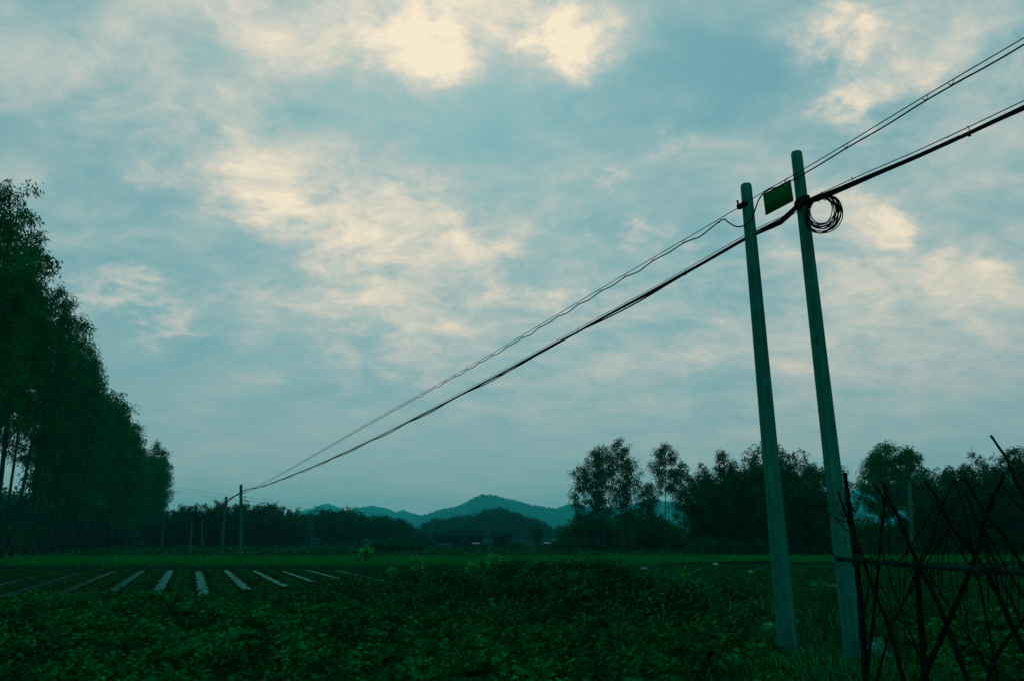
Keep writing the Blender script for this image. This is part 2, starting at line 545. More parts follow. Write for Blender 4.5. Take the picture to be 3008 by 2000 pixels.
def terrain(x, y):
    x = np.asarray(x, float); y = np.asarray(y, float)
    z = 0.025 * wob(x, y, 1.0) + 0.012 * wob(x + 3, y - 1, 3.1)
    z *= 1 - smooth(60, 140, np.hypot(x, y)) * .5
    best = np.zeros_like(x)
    for i in range(len(RPTS) - 1):
        a, b = RPTS[i], RPTS[i + 1]
        ab = b[:2] - a[:2]
        t = np.clip(((x - a[0]) * ab[0] + (y - a[1]) * ab[1]) / (ab @ ab), 0, 1)
        ddx, ddy = x - a[0] - t * ab[0], y - a[1] - t * ab[1]
        back = (ddx * .2 + ddy) > 0
        sg = np.where(back, 1.25, 1.05)
        h = (a[2] + (b[2] - a[2]) * t) * np.exp(-(ddx ** 2 + ddy ** 2) / (2 * sg ** 2))
        best = np.maximum(best, h)
    z = z + best * (1 + .14 * wob(x, y, 2.2) + .08 * wob(x, y, 5.0))
    # bank carrying the nearer pole and the trellis
    z = z + .16 * np.exp(-((x - 3.75) ** 2 / .9 + (y - 8.3) ** 2 / .6))
    # furrows
    u = x * ACR[0] + y * ACR[1]
    ph = (u - U0) / UD
    fr = ph - np.round(ph)
    f = furrow_mask(x, y)
    z = z + f * (0.02 - 0.12 * np.exp(-(fr * UD) ** 2 / (2 * .2 ** 2)))
    # path and ditch between the furrow field and the young rice
    z = z + .10 * np.exp(-(y - 43.2) ** 2 / .5) * (1 - smooth(4, 8, x)) * smooth(-40, -34, x)
    # rows of the right-hand field
    fr2 = smooth(5.5, 7.5, x - (y - 9) * .12) * smooth(11, 12, y) * (1 - smooth(44, 46, y))
    z = z + fr2 * .06 * np.sin((y - .12 * x) * 2.6)
    z = z + .22 * np.exp(-(y - 46.5) ** 2 / .6) * smooth(6, 10, x)
    return z


def axis(parts):
    out = []
    for a, b, n in parts:
        out.append(np.linspace(a, b, n, endpoint=False))
    out.append(np.array([parts[-1][1]]))
    return np.concatenate(out)


gx = axis([(-3500, -400, 30), (-400, -60, 34), (-60, -20, 60), (-20, 14, 230), (14, 50, 50), (50, 400, 34), (400, 3500, 30)])
gy = axis([(-40, 6, 40), (6, 24, 150), (24, 50, 130), (50, 120, 50), (120, 400, 30), (400, 4600, 40)])
X, Y = np.meshgrid(gx, gy)
Z = terrain(X, Y)
nx, ny = len(gx), len(gy)
ii = np.arange(ny - 1)[:, None] * nx + np.arange(nx - 1)[None]
quads = np.stack([ii, ii + 1, ii + 1 + nx, ii + nx], -1).reshape(-1, 4)
g = MB().add(np.stack([X, Y, Z], -1).reshape(-1, 3), quads).build('ground', M['soil'], smooth=True)
tag(g, 'dark soil and low growth of the fields', kind='structure')


def tz(x, y):
    return float(terrain(np.array([x]), np.array([y]))[0])


# water standing in the furrows
for k in range(11):
    u = U0 + UD * (k - 1)
    y0 = [21.2, 21.2, 21.2, 21.2, 21.4, 22.6, 25.0, 27.0, 30.0, 24.0, 27.0][k]
    y1 = 40.6 + .8 * math.sin(k * 2.2)
    L = []
    n = 70
    for i in range(n + 1):
        yy = y0 + (y1 - y0) * i / n
        # point on the furrow line with forward distance yy
        xx = (u - yy * ACR[1]) / ACR[0]
        w = .20 + .02 * math.sin(yy * 1.9 + k * 1.7) + .015 * math.sin(yy * 5.3 + k * .6) + .008 * math.sin(yy * 11 + k)
        w *= [.6, .75, .75, .78, .75, .75, .7, .65, .5, .5, .45][k] * min(1, i / 3 + .2) * min(1, (n - i) / 4 + .2)
        c = .03 * math.sin(yy * 2.7 + k)
        L.append((xx + c - ACR[0] * w, yy - ACR[1] * w, -.022)); L.append((xx + c + ACR[0] * w, yy + ACR[1] * w, -.022))
    fq = [(2 * i, 2 * i + 1, 2 * i + 3, 2 * i + 2) for i in range(n)]
    o = MB().add(L, fq).build('furrow_water', M['water'])
    tag(o, 'strip of still water reflecting the sky in a furrow', kind='structure', group='water in the furrows')


def ribbon(name, pts, w, mat, z=.02, label='', wv=.25):
    v = []
    for i, p in enumerate(pts):
        a = Vector(pts[max(i - 1, 0)]); b = Vector(pts[min(i + 1, len(pts) - 1)])
        d = (b - a).normalized(); nrm_ = Vector((-d.y, d.x))
        ww = w * (1 + wv * math.sin(i * 2.1 + len(pts)) + .6 * wv * math.sin(i * 5.1))
        for s in (-1, 1):
            q = Vector((p[0], p[1])) + nrm_ * s * ww / 2
            v.append((q.x, q.y, tz(q.x, q.y) + z))
    o = MB().add(v, [(2 * i, 2 * i + 1, 2 * i + 3, 2 * i + 2) for i in range(len(pts) - 1)]).build(name, mat)
    tag(o, label, kind='structure')
    return o


def poly(a, b, n, amp=.1):
    return [(a[0] + (b[0] - a[0]) * i / n + amp * math.sin(i * 1.7), a[1] + (b[1] - a[1]) * i / n + amp * math.sin(i * 2.3 + 1)) for i in range(n + 1)]


# small ditch by the trellis, wet ruts of the right-hand field, pale track under the plantation
ribbon('ditch_water', poly(ground_at(2572, 1885)[:2], ground_at(2640, 2060)[:2], 14, .03), .20, M['mud'], .03, 'narrow wet ditch beside the trellis')
ribbon('wet_rut', poly(ground_at(2380, 1712)[:2], ground_at(2500, 1732)[:2], 10, .1), .7, M['mud'], .03, 'wet rut in the field behind the poles')
ribbon('field_path', poly(ground_at(2090, 1660)[:2], ground_at(2300, 1661)[:2], 16, .05), .5, M['wall_pale'], .10, 'pale bund edge beside the young rice', .15)
ribbon('field_path', poly(ground_at(1800, 1677)[:2], ground_at(1990, 1681)[:2], 16, .05), .4, M['water'], .03, 'thin wet line at the foot of the bund')
ribbon('field_path', poly(ground_at(-20, 1668)[:2], ground_at(165, 1643)[:2], 20, .1), .7, M['wall_pale'], .02, 'pale earth track beside the plantation')
ribbon('field_path', poly(ground_at(2750, 1655)[:2], ground_at(3040, 1662)[:2], 16, .05), .4, M['wall_pale'], .10, 'pale bund edge behind the trellis', .15)

# young rice, two plots
def rice(name, x0, x1, y0, y1, n, label, xedge=None):
    v = []
    xs = np.linspace(x0, x1, 60); ys = np.linspace(y0, y1, 20)
    XX, YY = np.meshgrid(xs, ys)
    ZZ = terrain(XX, YY) + .05
    i_ = np.arange(19)[:, None] * 60 + np.arange(59)[None]
    fl = MB().add(np.stack([XX, YY, ZZ], -1).reshape(-1, 3), np.stack([i_, i_ + 1, i_ + 61, i_ + 60], -1).reshape(-1, 4)).build(name + '_floor', M['rice_floor'])
    tag(fl, label + ', wet floor', kind='structure')
    bx = rng.uniform(x0, x1, n); by = y0 + (y1 - y0) * rng.uniform(0, 1, n) ** 1.25
    # unplanted gaps continue the furrow lines
    u = bx * ACR[0] + by * ACR[1]
    ph = (u - U0) / (UD * 2); fr = np.abs(ph - np.round(ph)) * UD * 2
    keep = (fr > .18) | (by > 58)
    bx, by = bx[keep], by[keep]
    b = np.stack([bx, by, terrain(bx, by) + .04], 1)
    d = rng.normal(size=b.shape)
    o = MB().blades(b, d, rng.uniform(.18, .28, len(b)), rng.uniform(.03, .06, len(b)), rng.uniform(.1, .6, len(b))).build(name, M['rice'])
    tag(o, label, 'rice', kind='stuff')


rice('rice_plot', -46, 8, 44.2, 66, 100000, 'bright green young rice beyond the furrow field')
rice('rice_plot', 8.5, 62, 47.4, 69, 80000, 'bright green young rice in front of the bamboo')

# ------------------------------------------------------------------ low vegetation
def keep_in(bx, by, f):
    m = f(bx, by)
    return bx[m], by[m]


def mound_h(x, y):
    z = np.zeros_like(x)
    for i in range(len(RPTS) - 1):
        a, b = RPTS[i], RPTS[i + 1]
        ab = b[:2] - a[:2]
        t = np.clip(((x - a[0]) * ab[0] + (y - a[1]) * ab[1]) / (ab @ ab), 0, 1)
        z = np.maximum(z, (a[2] + (b[2] - a[2]) * t) * np.exp(-((x - a[0] - t * ab[0]) ** 2 + (y - a[1] - t * ab[1]) ** 2) / (2 * 1.1 ** 2)))
    return z


# leafy bean/peanut crop of the near field: rows of bushy plants
def crop_field():
    px, py = [], []
    for r_ in np.arange(5.0, 22.2, .50):
        xs = np.arange(-17, 12, .42)
        px.append(xs + rng.normal(0, .08, len(xs))); py.append(np.full(len(xs), r_) + rng.normal(0, .08, len(xs)) + .02 * xs)
    px, py = np.concatenate(px), np.concatenate(py)
    edge = 13.4 + np.clip(-(px - 2.5), 0, 30) * .75            # where the mound and furrows begin
    edge = np.minimum(edge, 20.6 + .02 * px)
    right = px > 3.0 + .10 * (py - 9)
    vis = np.abs(px) < .70 * py + 1.0
    m = vis & (py < edge) & ~right & (mound_h(px, py) < .25)
    m |= vis & right & (px > .46 * py + .2) & (py < 16)              # crop behind the trellis
    m &= rng.uniform(0, 1, len(px)) > .05
    px, py = px[m], py[m]
    size = rng.uniform(.7, 1.25, len(px)) * (1 + .3 * wob(px, py, .8))
    per = 76
    n = len(px)
    B = np.repeat(np.stack([px, py, terrain(px, py)], 1), per, 0)
    sz = np.repeat(size, per)
    a = rng.uniform(0, 2 * np.pi, n * per)
    rr = np.sqrt(rng.uniform(0, 1, n * per)) * .28 * sz
    hh = (.05 + .25 * rng.uniform(0, 1, n * per) ** .5) * sz * (1.05 - rr * 2.2)
    B = B + np.stack([np.cos(a) * rr, np.sin(a) * rr, hh], 1)
    a2 = a + rng.normal(0, .9, n * per)
    D = np.stack([np.cos(a2), np.sin(a2), rng.uniform(-.15, .65, n * per)], 1)
    mb = MB().leaves(B, D, rng.uniform(.06, .118, n * per) * sz, rng.uniform(.036, .066, n * per) * sz, fold=.18, seed=3)
    o = mb.build('crop', M['crop'])
    tag(o, 'low leafy green crop covering the near field', 'crop', kind='stuff')


crop_field()


def grass_patch(name, n, region, hmin, hmax, w, mat, label, clump=None, cat='grass', bend=(.2, 1.0)):
    bx, by = region(n)
    b = np.stack([bx, by, terrain(bx, by) - .01], 1)
    d = rng.normal(size=b.shape)
    h = rng.uniform(hmin, hmax, len(b)) * (1 + .35 * wob(bx, by, 1.7))
    o = MB().blades(b, d, h, rng.uniform(w * .6, w * 1.3, len(b)), rng.uniform(*bend, len(b))).build(name, M[mat])
    return tag(o, label, cat, kind='stuff')


def region_mound(n):
    bx = rng.uniform(-7, 5, n); by = rng.uniform(11, 22, n)
    h = mound_h(bx, by)
    m = rng.uniform(0, 1, n) < np.clip(h * 3.2, 0, 1)
    return bx[m], by[m]


def region_beds(n):
    by = rng.uniform(20.6, 43, n); bx = rng.uniform(-33, 6, n)
    u = bx * ACR[0] + by * ACR[1]
    ph = (u - U0) / UD; fr = np.abs(ph - np.round(ph)) * UD
    m = (fr > .40) & (np.abs(bx) < .72 * by)
    return bx[m], by[m]


def region_middle(n):
    by = 12.0 + 33 * rng.uniform(0, 1, n) ** 1.3; bx = rng.uniform(-2, 32, n)
    m = (bx > .10 * by + (by < 17) * 1.5 - 3.0) & (bx < .72 * by) & ~((bx > .46 * by + .2) & (by < 16)) & (mound_h(bx, by) < .4)
    m &= ~((np.abs(by - 25.5) < .8) & (bx > 8))
    return bx[m], by[m]


def region_verge(n):
    bx = 3.35 + rng.normal(0, .6, n); by = rng.uniform(6.2, 12.8, n)
    m = (np.hypot(bx - 3.28, by - 9.93) > .14) & ~((bx > 4.2) & (by < 8.2))
    return bx[m], by[m]


def region_far(n):
    by = rng.uniform(66, 135, n); bx = rng.uniform(-75, 60, n)
    m = np.abs(bx) < .7 * by
    return bx[m], by[m]


grass_patch('mound_grass', 34000, region_mound, .12, .34, .013, 'grass', 'rank grass overgrowing the earth mound')
grass_patch('mound_tussock', 9000, lambda n: (lambda q: (q[0][wob(q[0], q[1], 1.1) > .25], q[1][wob(q[0], q[1], 1.1) > .25]))(region_mound(n)), .28, .55, .013, 'tuft', 'brighter tussock grass in patches on the mound', bend=(.4, 1.1))
grass_patch('mound_straw', 2500, region_mound, .2, .5, .008, 'drygrass', 'pale dry stalks among the mound grass', bend=(.2, .9))
grass_patch('bed_grass', 60000, region_beds, .04, .12, .03, 'grass', 'short grass on the beds between the furrows')
grass_patch('field_grass', 60000, region_middle, .10, .26, .022, 'grass', 'rough grass of the field behind the poles')
grass_patch('verge_grass', 22000, region_verge, .10, .30, .010, 'grass', 'grass growing round the feet of the poles')
grass_patch('verge_straw', 700, region_verge, .15, .36, .007, 'drygrass', 'dry pale straws round the feet of the poles', bend=(.5, 1.0))
grass_patch('meadow_grass', 30000, region_far, .25, .6, .14, 'grass', 'rough grass before the far trees')


def mound_weeds():
    n = 1500
    bx, by = region_mound(n * 3)
    n = len(bx)
    per = 22
    sz = np.repeat(rng.uniform(.5, 1.3, n) * (1 + .7 * np.clip(wob(bx, by, 1.4), -.6, 1)), per)
    B = np.repeat(np.stack([bx, by, terrain(bx, by)], 1), per, 0)
    a = rng.uniform(0, 6.28, n * per); rr = np.sqrt(rng.uniform(0, 1, n * per)) * .2 * sz
    B = B + np.stack([np.cos(a) * rr, np.sin(a) * rr, rng.uniform(.03, .30, n * per) * sz], 1)
    D = np.stack([np.cos(a), np.sin(a), rng.uniform(-.6, .6, n * per)], 1)
    o = MB().leaves(B, D, rng.uniform(.06, .13, n * per), rng.uniform(.03, .06, n * per), seed=5).build('mound_weeds', M['weed'])
    tag(o, 'leafy weeds and creepers covering the earth mound', 'weeds', kind='stuff')


mound_weeds()


def grass_tuft(px, py, d, h, n, label, mat='tuft', w=.014):
    p = foot(px, d)
    p.z = tz(p.x, p.y)
    t = thing('grass_tuft', p, label, 'grass tuft')
    b = np.stack([rng.normal(0, .09, n), rng.normal(0, .09, n), np.full(n, -.03)], 1)
    dd = b * np.array([1, 1, 0]) + rng.normal(size=(n, 3)) * .05
    MB().blades(b, dd, rng.uniform(.6, 1.1, n) * h, rng.uniform(w * .6, w * 1.3, n), rng.uniform(.2, 1.1, n)).build('blades', M[mat], t)
    nd = max(6, n // 12)
    b = np.stack([rng.normal(0, .1, nd), rng.normal(0, .1, nd), np.full(nd, -.03)], 1)
    MB().blades(b, rng.normal(size=(nd, 3)), rng.uniform(.7, 1.1, nd) * h, np.full(nd, w * .7), rng.uniform(.4, 1.1, nd)).build('dry_stalks', M['drygrass'], t)
    return t


grass_tuft(2010, 1770, 14.3, .72, 420, 'tallest arching grass tuft on the mound under the papaya-like sapling')
grass_tuft(1930, 1760, 14.8, .66, 320, 'arching grass tuft on the mound just beside the tallest tuft')
grass_tuft(2080, 1790, 13.9, .55, 260, 'medium grass tuft where the mound slopes down to the pole')
grass_tuft(1560, 1720, 16.0, .60, 240, 'grass tuft leaning on the broad crest of the mound')
grass_tuft(1700, 1740, 15.2, .55, 240, 'grass tuft with pale stalks on the front of the mound')
grass_tuft(1420, 1720, 16.8, .55, 220, 'dark grass tuft at the weedy low end of the mound')
grass_tuft(2150, 1800, 13.3, .45, 200, 'short grass tuft beside the pale stones')
grass_tuft(2400, 1960, 9.3, .38, 260, 'grass tuft growing between the two near poles', w=.008)
grass_tuft(2475, 1960, 7.9, .34, 300, 'thick grass tuft hiding the foot of the taller near pole', w=.007)
grass_tuft(2330, 1990, 8.9, .30, 220, 'low grass tuft in front of the foot of the shorter-looking near pole', w=.007)


# ------------------------------------------------------------------ trees
def dirvec(a, e):
    return np.array([math.cos(a) * math.cos(e), math.sin(a) * math.cos(e), math.sin(e)])


def eucalypt_meshes(seed, H, start, cr, nleaf, L, Wd, nbr, airy=False, k=8, sig=.45, mat='leaf_dark', lean=.25, cone=False, bark='bark'):
    r_ = np.random.default_rng(seed)
    tr, lf = MB(), MB()
    ph = r_.uniform(0, 6.28, 2)
    zs = np.linspace(0, H * .97, 12)
    sway = lean * (zs / H) ** 1.5
    path = np.stack([sway * math.cos(ph[0]) + .08 * np.sin(zs * .5 + ph[1]), sway * math.sin(ph[0]) + .08 * np.cos(zs * .4 + ph[0]), zs], 1)
    rad = np.interp(zs / H, [0, .04, .5, 1], [H * .0088, H * .0066, H * .0042, .015])
    path[0, 2] = -.15
    tr.tube(path, rad, k)
    clumps = []
    for i in range(nbr):
        t = ((i + r_.uniform(0, 1)) / nbr) ** .9
        h = H * (start + (.97 - start) * t)
        a = i * 2.4 + r_.normal(0, .4)
        prof = (math.sin(math.pi * min(1, .18 + .80 * t)) ** .7) if not airy else (.45 + .75 * math.sin(math.pi * min(1, .15 + .82 * t)))
        if cone: prof = .22 + .95 * (1 - t) ** .8
        ln = cr * prof * r_.uniform(.7, 1.12)
        b0 = np.array([np.interp(h, zs, path[:, 0]), np.interp(h, zs, path[:, 1]), h])
        e = r_.uniform(.45, .95) if airy else r_.uniform(.2, .75)
        pts = [b0]
        for s in range(1, 4):
            ee = e * (1 - .25 * s / 3)
            pts.append(pts[-1] + dirvec(a + r_.normal(0, .12), ee) * ln / 3)
        tr.tube(pts, np.linspace(max(.012, H * .0018 * (1.2 - t)), .006, 4), 4, cap=False)
        nc = max(2, int(3 + 3 * ln))
        for c in range(nc):
            f = r_.uniform(.35 if not airy else .5, 1.08)
            p = np.array([np.interp(f, [0, 1 / 3, 2 / 3, 1], [q[j] for q in pts]) for j in range(3)])
            p = p + r_.normal(0, sig * .75, 3) * np.array([1, 1, .7])
            clumps.append((p, (.6 + .5 * r_.uniform()) * sig))
            if airy:
                j = min(3, int(f * 3)); tr.tube([pts[j], (pts[j] + p) / 2 + r_.normal(0, .05, 3), p], [.012, .008, .004], 3, cap=False)
    for s in range(4 if not airy else 3):
        clumps.append((np.array([path[-1, 0], path[-1, 1], H * (.965 + .012 * s)]) + r_.normal(0, .15, 3), sig * (.6 - .08 * s)))
    cc = np.array([c[0] for c in clumps]); cs = np.array([c[1] for c in clumps])
    wgt = cs ** 2 / np.sum(cs ** 2)
    idx = r_.choice(len(cc), nleaf, p=wgt)
    off = r_.normal(size=(nleaf, 3))
    off /= np.linalg.norm(off, axis=1)[:, None] + 1e-9
    off *= (r_.uniform(0, 1, (nleaf, 1)) ** .5) * 1.5
    b = cc[idx] + off * cs[idx][:, None] * np.array([1, 1, .95])
    d = np.stack([r_.normal(0, .5, nleaf), r_.normal(0, .5, nleaf), r_.uniform(-1.1, -.15, nleaf)], 1) + off * .25
    lf.leaves(b, d, r_.uniform(.6, 1.25, nleaf) * L, r_.uniform(.6, 1.2, nleaf) * Wd, seed=seed)
    return tr.mesh('trunk', M[bark], True), lf.mesh('crown', M[mat])


def bamboo_meshes(seed, H, spread, nculm, nleaf, L, Wd, mat='leaf_bamboo', full=.12):
    r_ = np.random.default_rng(seed)
    tr, lf = MB(), MB()
    B, D = [], []
    wts = []
    culms = []
    for i in range(nculm):
        a = r_.uniform(0, 6.28); rr = spread * .28 * math.sqrt(r_.uniform())
        tall = i < nculm * .3
        h = H * (r_.uniform(.82, 1.06) if tall else r_.uniform(.42, .78))
        out = spread * (r_.uniform(.1, .5) if tall else r_.uniform(.25, .72))
        s = np.linspace(0, 1, 9)
        droop = r_.uniform(.04, .22)
        x = rr * math.cos(a) + math.cos(a) * out * s ** 2.2
        y = rr * math.sin(a) + math.sin(a) * out * s ** 2.2
        z = h * (s - droop * s ** 5)
        p = np.stack([x, y, z], 1); p[0, 2] = -.1
        if i < 26: tr.tube(p, np.linspace(.045, .008, 9), 4, cap=False)
        culms.append(p)
    n = nleaf
    ci = r_.integers(0, nculm, n)
    s = full + (1 - full) * r_.uniform(0, 1, n) ** .75
    P = np.array(culms)
    f = s * 8; i0 = np.minimum(f.astype(int), 7); ft = f - i0
    pos = P[ci, i0] * (1 - ft)[:, None] + P[ci, i0 + 1] * ft[:, None]
    # twigs: leaves gather in sprays round nodes
    node = np.round(s * 16) + ci * 37
    ang = (node * 2.399) % 6.283 + r_.normal(0, .5, n)
    rad = np.abs(r_.normal(0, .58, n)) * (1.25 - s * .98) * H / 10
    pos = pos + np.stack([np.cos(ang) * rad, np.sin(ang) * rad, r_.normal(0, .18, n) - rad * .2], 1)
    d = np.stack([np.cos(ang) * .7 + r_.normal(0, .4, n), np.sin(ang) * .7 + r_.normal(0, .4, n), r_.uniform(-.9, .35, n)], 1)
    lf.leaves(pos, d, r_.uniform(.6, 1.3, n) * L, r_.uniform(.6, 1.2, n) * Wd, seed=seed)
    return tr.mesh('culms', M['culm'], True), lf.mesh('foliage', M[mat])


def round_meshes(seed, H, wid, nleaf, L, Wd, mat, nclump=26, trunk=True, low=.12):
    r_ = np.random.default_rng(seed)
    tr, lf = MB(), MB()
    cc, cs = [], []
    for i in range(nclump):
        v = r_.normal(size=3); v /= np.linalg.norm(v)
        k = r_.uniform(.35, .85)
        c = np.array([v[0] * wid * .5 * k, v[1] * wid * .5 * k, H * (.5 + low / 2) + v[2] * H * (.42 - low * .3) * k])
        cc.append(c); cs.append(r_.uniform(.14, .30) * wid * (.7 if v[2] > .4 else 1))
    cc, cs = np.array(cc), np.array(cs)
    if trunk:
        tr.tube([(0, 0, -.1), (.05, 0, H * .2), (0, .05, H * .5), (0, 0, H * .8)], [H * .028, H * .02, H * .014, H * .004], 7)
        for i in range(min(10, nclump)):
            b = np.array([0, 0, H * r_.uniform(.2, .5)])
            tr.tube([b, (b + cc[i]) / 2 + np.array([0, 0, .04 * H]), cc[i]], [H * .008, H * .005, H * .002], 4, cap=False)
    else:
        for i in range(6):
            tr.tube([(r_.normal(0, .08), r_.normal(0, .08), -.1), cc[i] * .5, cc[i]], [.03, .02, .008], 4, cap=False)
    wgt = cs ** 2 / np.sum(cs ** 2)
    idx = r_.choice(nclump, nleaf, p=wgt)
    off = r_.normal(size=(nleaf, 3)); off /= np.linalg.norm(off, axis=1)[:, None]
    k = (r_.uniform(0, 1, (nleaf, 1)) ** .35)
    b = cc[idx] + off * k * cs[idx][:, None] * (1 + .15 * r_.normal(size=(nleaf, 1)))
    b[:, 2] = np.maximum(b[:, 2], .03)
    d = off * .8 + r_.normal(size=(nleaf, 3)) * .5 + np.array([0, 0, -.25])
    lf.leaves(b, d, r_.uniform(.6, 1.3, nleaf) * L, r_.uniform(.6, 1.3, nleaf) * Wd, seed=seed)
    return tr.mesh('trunk', M['bark'], True), lf.mesh('crown', M[mat])


def plant(name, meshes, parts, loc, label, cat, group=None, rz=None, sc=1.0):
    t = thing(name, loc, label, cat, group, rng.uniform(0, 6.28) if rz is None else rz, sc)
    for me, pn in zip(meshes, parts):
        place(pn, me, t)
    return t


TREE, BAM = ('trunk', 'crown'), ('culms', 'foliage')

# plantation of tall eucalypts along the field: three rows
EU_A = [eucalypt_meshes(20 + i, 22, (.42, .50, .36, .46, .55)[i], 2.4, 5600, .34, .085, 22, sig=.42, lean=.8) for i in range(5)]
EU_N = [eucalypt_meshes(30 + i, 22, (.16, .26, .20, .34, .12)[i], 2.5, 7200, .38, .10, 26, sig=.48, lean=.5) for i in range(5)]
EU_F = [eucalypt_meshes(40 + i, 22, (.12, .20, .26, .16, .10)[i], 2.6, 5200, .52, .16, 28, sig=.58, k=6) for i in range(5)]
EU_L = 'tall slender eucalyptus of the dense dark plantation beside the furrow field'
for row in range(3):
    d = (48, 92, 108)[row]
    while d < 215:
        step = 3.1 if d < 120 else 4.4
        d += step * rng.uniform(.7, 1.35) * (1, 1.25, 1.4)[row]
        x = -15.7 - row * 4.4 - .371 * d + rng.normal(0, .5)
        src = EU_F if d > 95 or row == 2 else (EU_A if d < 66 else EU_N)
        if 66 < d < 80 and row == 0 and rng.uniform() < .4: src = EU_A
        k = rng.integers(0, 5)
        h = rng.uniform(.80, 1.08) * (1.0 if d < 110 else .97)
        w = rng.uniform(.9, 1.15)
        plant('eucalyptus_tree', src[k], TREE, (x, d, tz(x, d)), EU_L, 'tree', 'plantation eucalypts', sc=(h * w, h * w, h))

for x, d, h, k in ((-27.8, 40.2, .97, 0), (-29.8, 43.0, .95, 3), (-31.2, 46.4, .93, 1), (-32.0, 49.5, .86, 2), (-34.2, 52.8, .90, 4), (-35.6, 56.2, .84, 0)):
    plant('eucalyptus_tree', EU_A[k], TREE, (x, d, tz(x, d)), EU_L, 'tree', 'plantation eucalypts', sc=(h, h, h))

# shrubs at the foot of the plantation
SH = [round_meshes(60 + i, 2.6, 3.4, 2600, .26, .13, 'leaf_dark', 16, trunk=False, low=.0) for i in range(4)]
d = 56
while d < 205:
    d += rng.uniform(3.0, 5.5)
    x = -21.5 - .385 * d - rng.uniform(0, 9)
    plant('shrub', SH[rng.integers(0, 4)], ('stem', 'foliage'), (x, d, tz(x, d)), 'dark shrub in the shade under the plantation eucalypts', 'shrub', 'shrubs under the plantation', sc=rng.uniform(.9, 1.7))

# airy eucalypts standing above the scrub
AIRY = [
    (1718, 86, 1380, .70, 'short leaning-crowned eucalyptus at the hill-side end of the airy group'),
    (1757, 88, 1325, .85, 'airy eucalyptus with a broad dark top in the group before the hill'),
    (1777, 85, 1318, .8, 'airy eucalyptus whose bare pale trunk shows down to the scrub'),
    (1826, 86, 1292, .8, 'tallest spire-topped eucalyptus of the airy group'),
    (1858, 90, 1345, .75, 'drooping eucalyptus on the gap side of the airy group'),
    (1962, 88, 1308, .72, 'lone eucalyptus with a dense cone crown on a thin bare stem'),
    (2014, 92, 1362, .62, 'narrow pointed eucalyptus between the lone cone crown and the bamboo'),
    (1911, 92, 1422, .55, 'small conical eucalyptus in the gap beside the lone cone crown'),
    (2062, 86, 1392, .60, 'thin eucalyptus touching the edge of the bamboo thicket'),
]
for i, (px, d, ty, wd, lab) in enumerate(AIRY):
    H = height_at(ty, d)
    ms = eucalypt_meshes(80 + i, H, [.30, .34, .30, .28, .26, .50, .36, .35, .35][i], 1.9 * wd, int(5200 * (H / 12)), .24, .085, 30, airy=True, sig=.34, mat='leaf_mid', lean=.1, k=6, bark='bark_pale')
    p = foot(px, d)
    plant('airy_eucalyptus', ms, TREE, (p.x, d, tz(p.x, d)), lab, 'tree', 'airy eucalypts before the hill', rz=0)
for i, (px, d, ty, wd, st, lab) in enumerate([(2628, 76, 1300, 1.15, .38, 'broad tiered tree with a peaked crown behind the trellis'), (2600, 80, 1330, 1.0, .3, 'drooping tree beside the peaked tree behind the trellis'), (2703, 78, 1313, .85, .45, 'smaller tiered tree between the peaked tree and the bamboo')]):
    H = height_at(ty, d)
    ms = eucalypt_meshes(100 + i, H, st, 2.6 * wd, 6500, .30, .10, 40, sig=.34, mat='leaf_dark', lean=.15, k=6, cone=True)
    p = foot(px, d)
    plant('tiered_tree', ms, TREE, (p.x, d, tz(p.x, d)), lab, 'tree', 'trees behind the trellis', rz=0)

ORD = ['', 'second ', 'third ', 'fourth ', 'fifth ', 'sixth ', 'seventh ', 'eighth ', 'ninth ', 'tenth ', 'eleventh ', 'twelfth ', 'thirteenth ', 'fourteenth ']
# bamboo thickets
BB = [bamboo_meshes(120 + i, 10, 5.4, 54, 16000, .44, .095) for i in range(4)]
BAM_R = [(2088, 73, 1368), (2140, 75, 1345), (2188, 72, 1315), (2235, 74, 1283), (2290, 71, 1300), (2345, 74, 1318), (2395, 72, 1312), (2430, 75, 1345)]
for n_b, (px, d, ty) in enumerate(BAM_R):
    p = foot(px, d); s = height_at(ty, d) / 9.7
    plant('bamboo_clump', BB[rng.integers(0, 4)], BAM, (p.x, d, tz(p.x, d)), 'dark bamboo clump behind the near poles, ' + (ORD[n_b] or 'first ') + 'from the airy eucalypts', 'bamboo', 'bamboo thicket behind the poles', sc=(s * .85, s * .85, s))
BAM_T = [(2760, 70, 1358), (2812, 72, 1345), (2865, 70, 1362), (2915, 73, 1345), (2965, 70, 1335), (3010, 72, 1308), (3065, 70, 1290), (3130, 72, 1300)]
for n_b, (px, d, ty) in enumerate(BAM_T):
    p = foot(px, d); s = height_at(ty, d) / 9.7
    plant('bamboo_clump', BB[rng.integers(0, 4)], BAM, (p.x, d, tz(p.x, d)), 'dark bamboo clump behind the cane trellis, ' + (ORD[n_b] or 'first ') + 'from the tiered trees', 'bamboo', 'bamboo thicket behind the trellis', sc=(s * .95, s * .95, s))
BF = [bamboo_meshes(140 + i, 10, 5.6, 36, 7000, .62, .17, 'leaf_mid') for i in range(4)]
for n_b, (px, d, ty) in enumerate(sorted([(505, 168, 1478), (545, 150, 1468), (585, 158, 1464), (625, 150, 1470), (662, 156, 1462), (700, 152, 1472), (735, 158, 1458), (768, 150, 1462), (805, 156, 1474), (838, 152, 1488), (862, 160, 1505), (470, 172, 1490), (680, 165, 1475), (780, 168, 1478)])):
    p = foot(px, d); s = height_at(ty, d) / 9.7
    plant('bamboo_clump', BF[rng.integers(0, 4)], BAM, (p.x, d, tz(p.x, d)), 'feathery bamboo clump of the hedge behind the far poles, ' + (ORD[n_b] or 'first ') + 'from the plantation', 'bamboo', 'bamboo hedge behind the far poles', sc=(s * 1.15, s * 1.15, s))

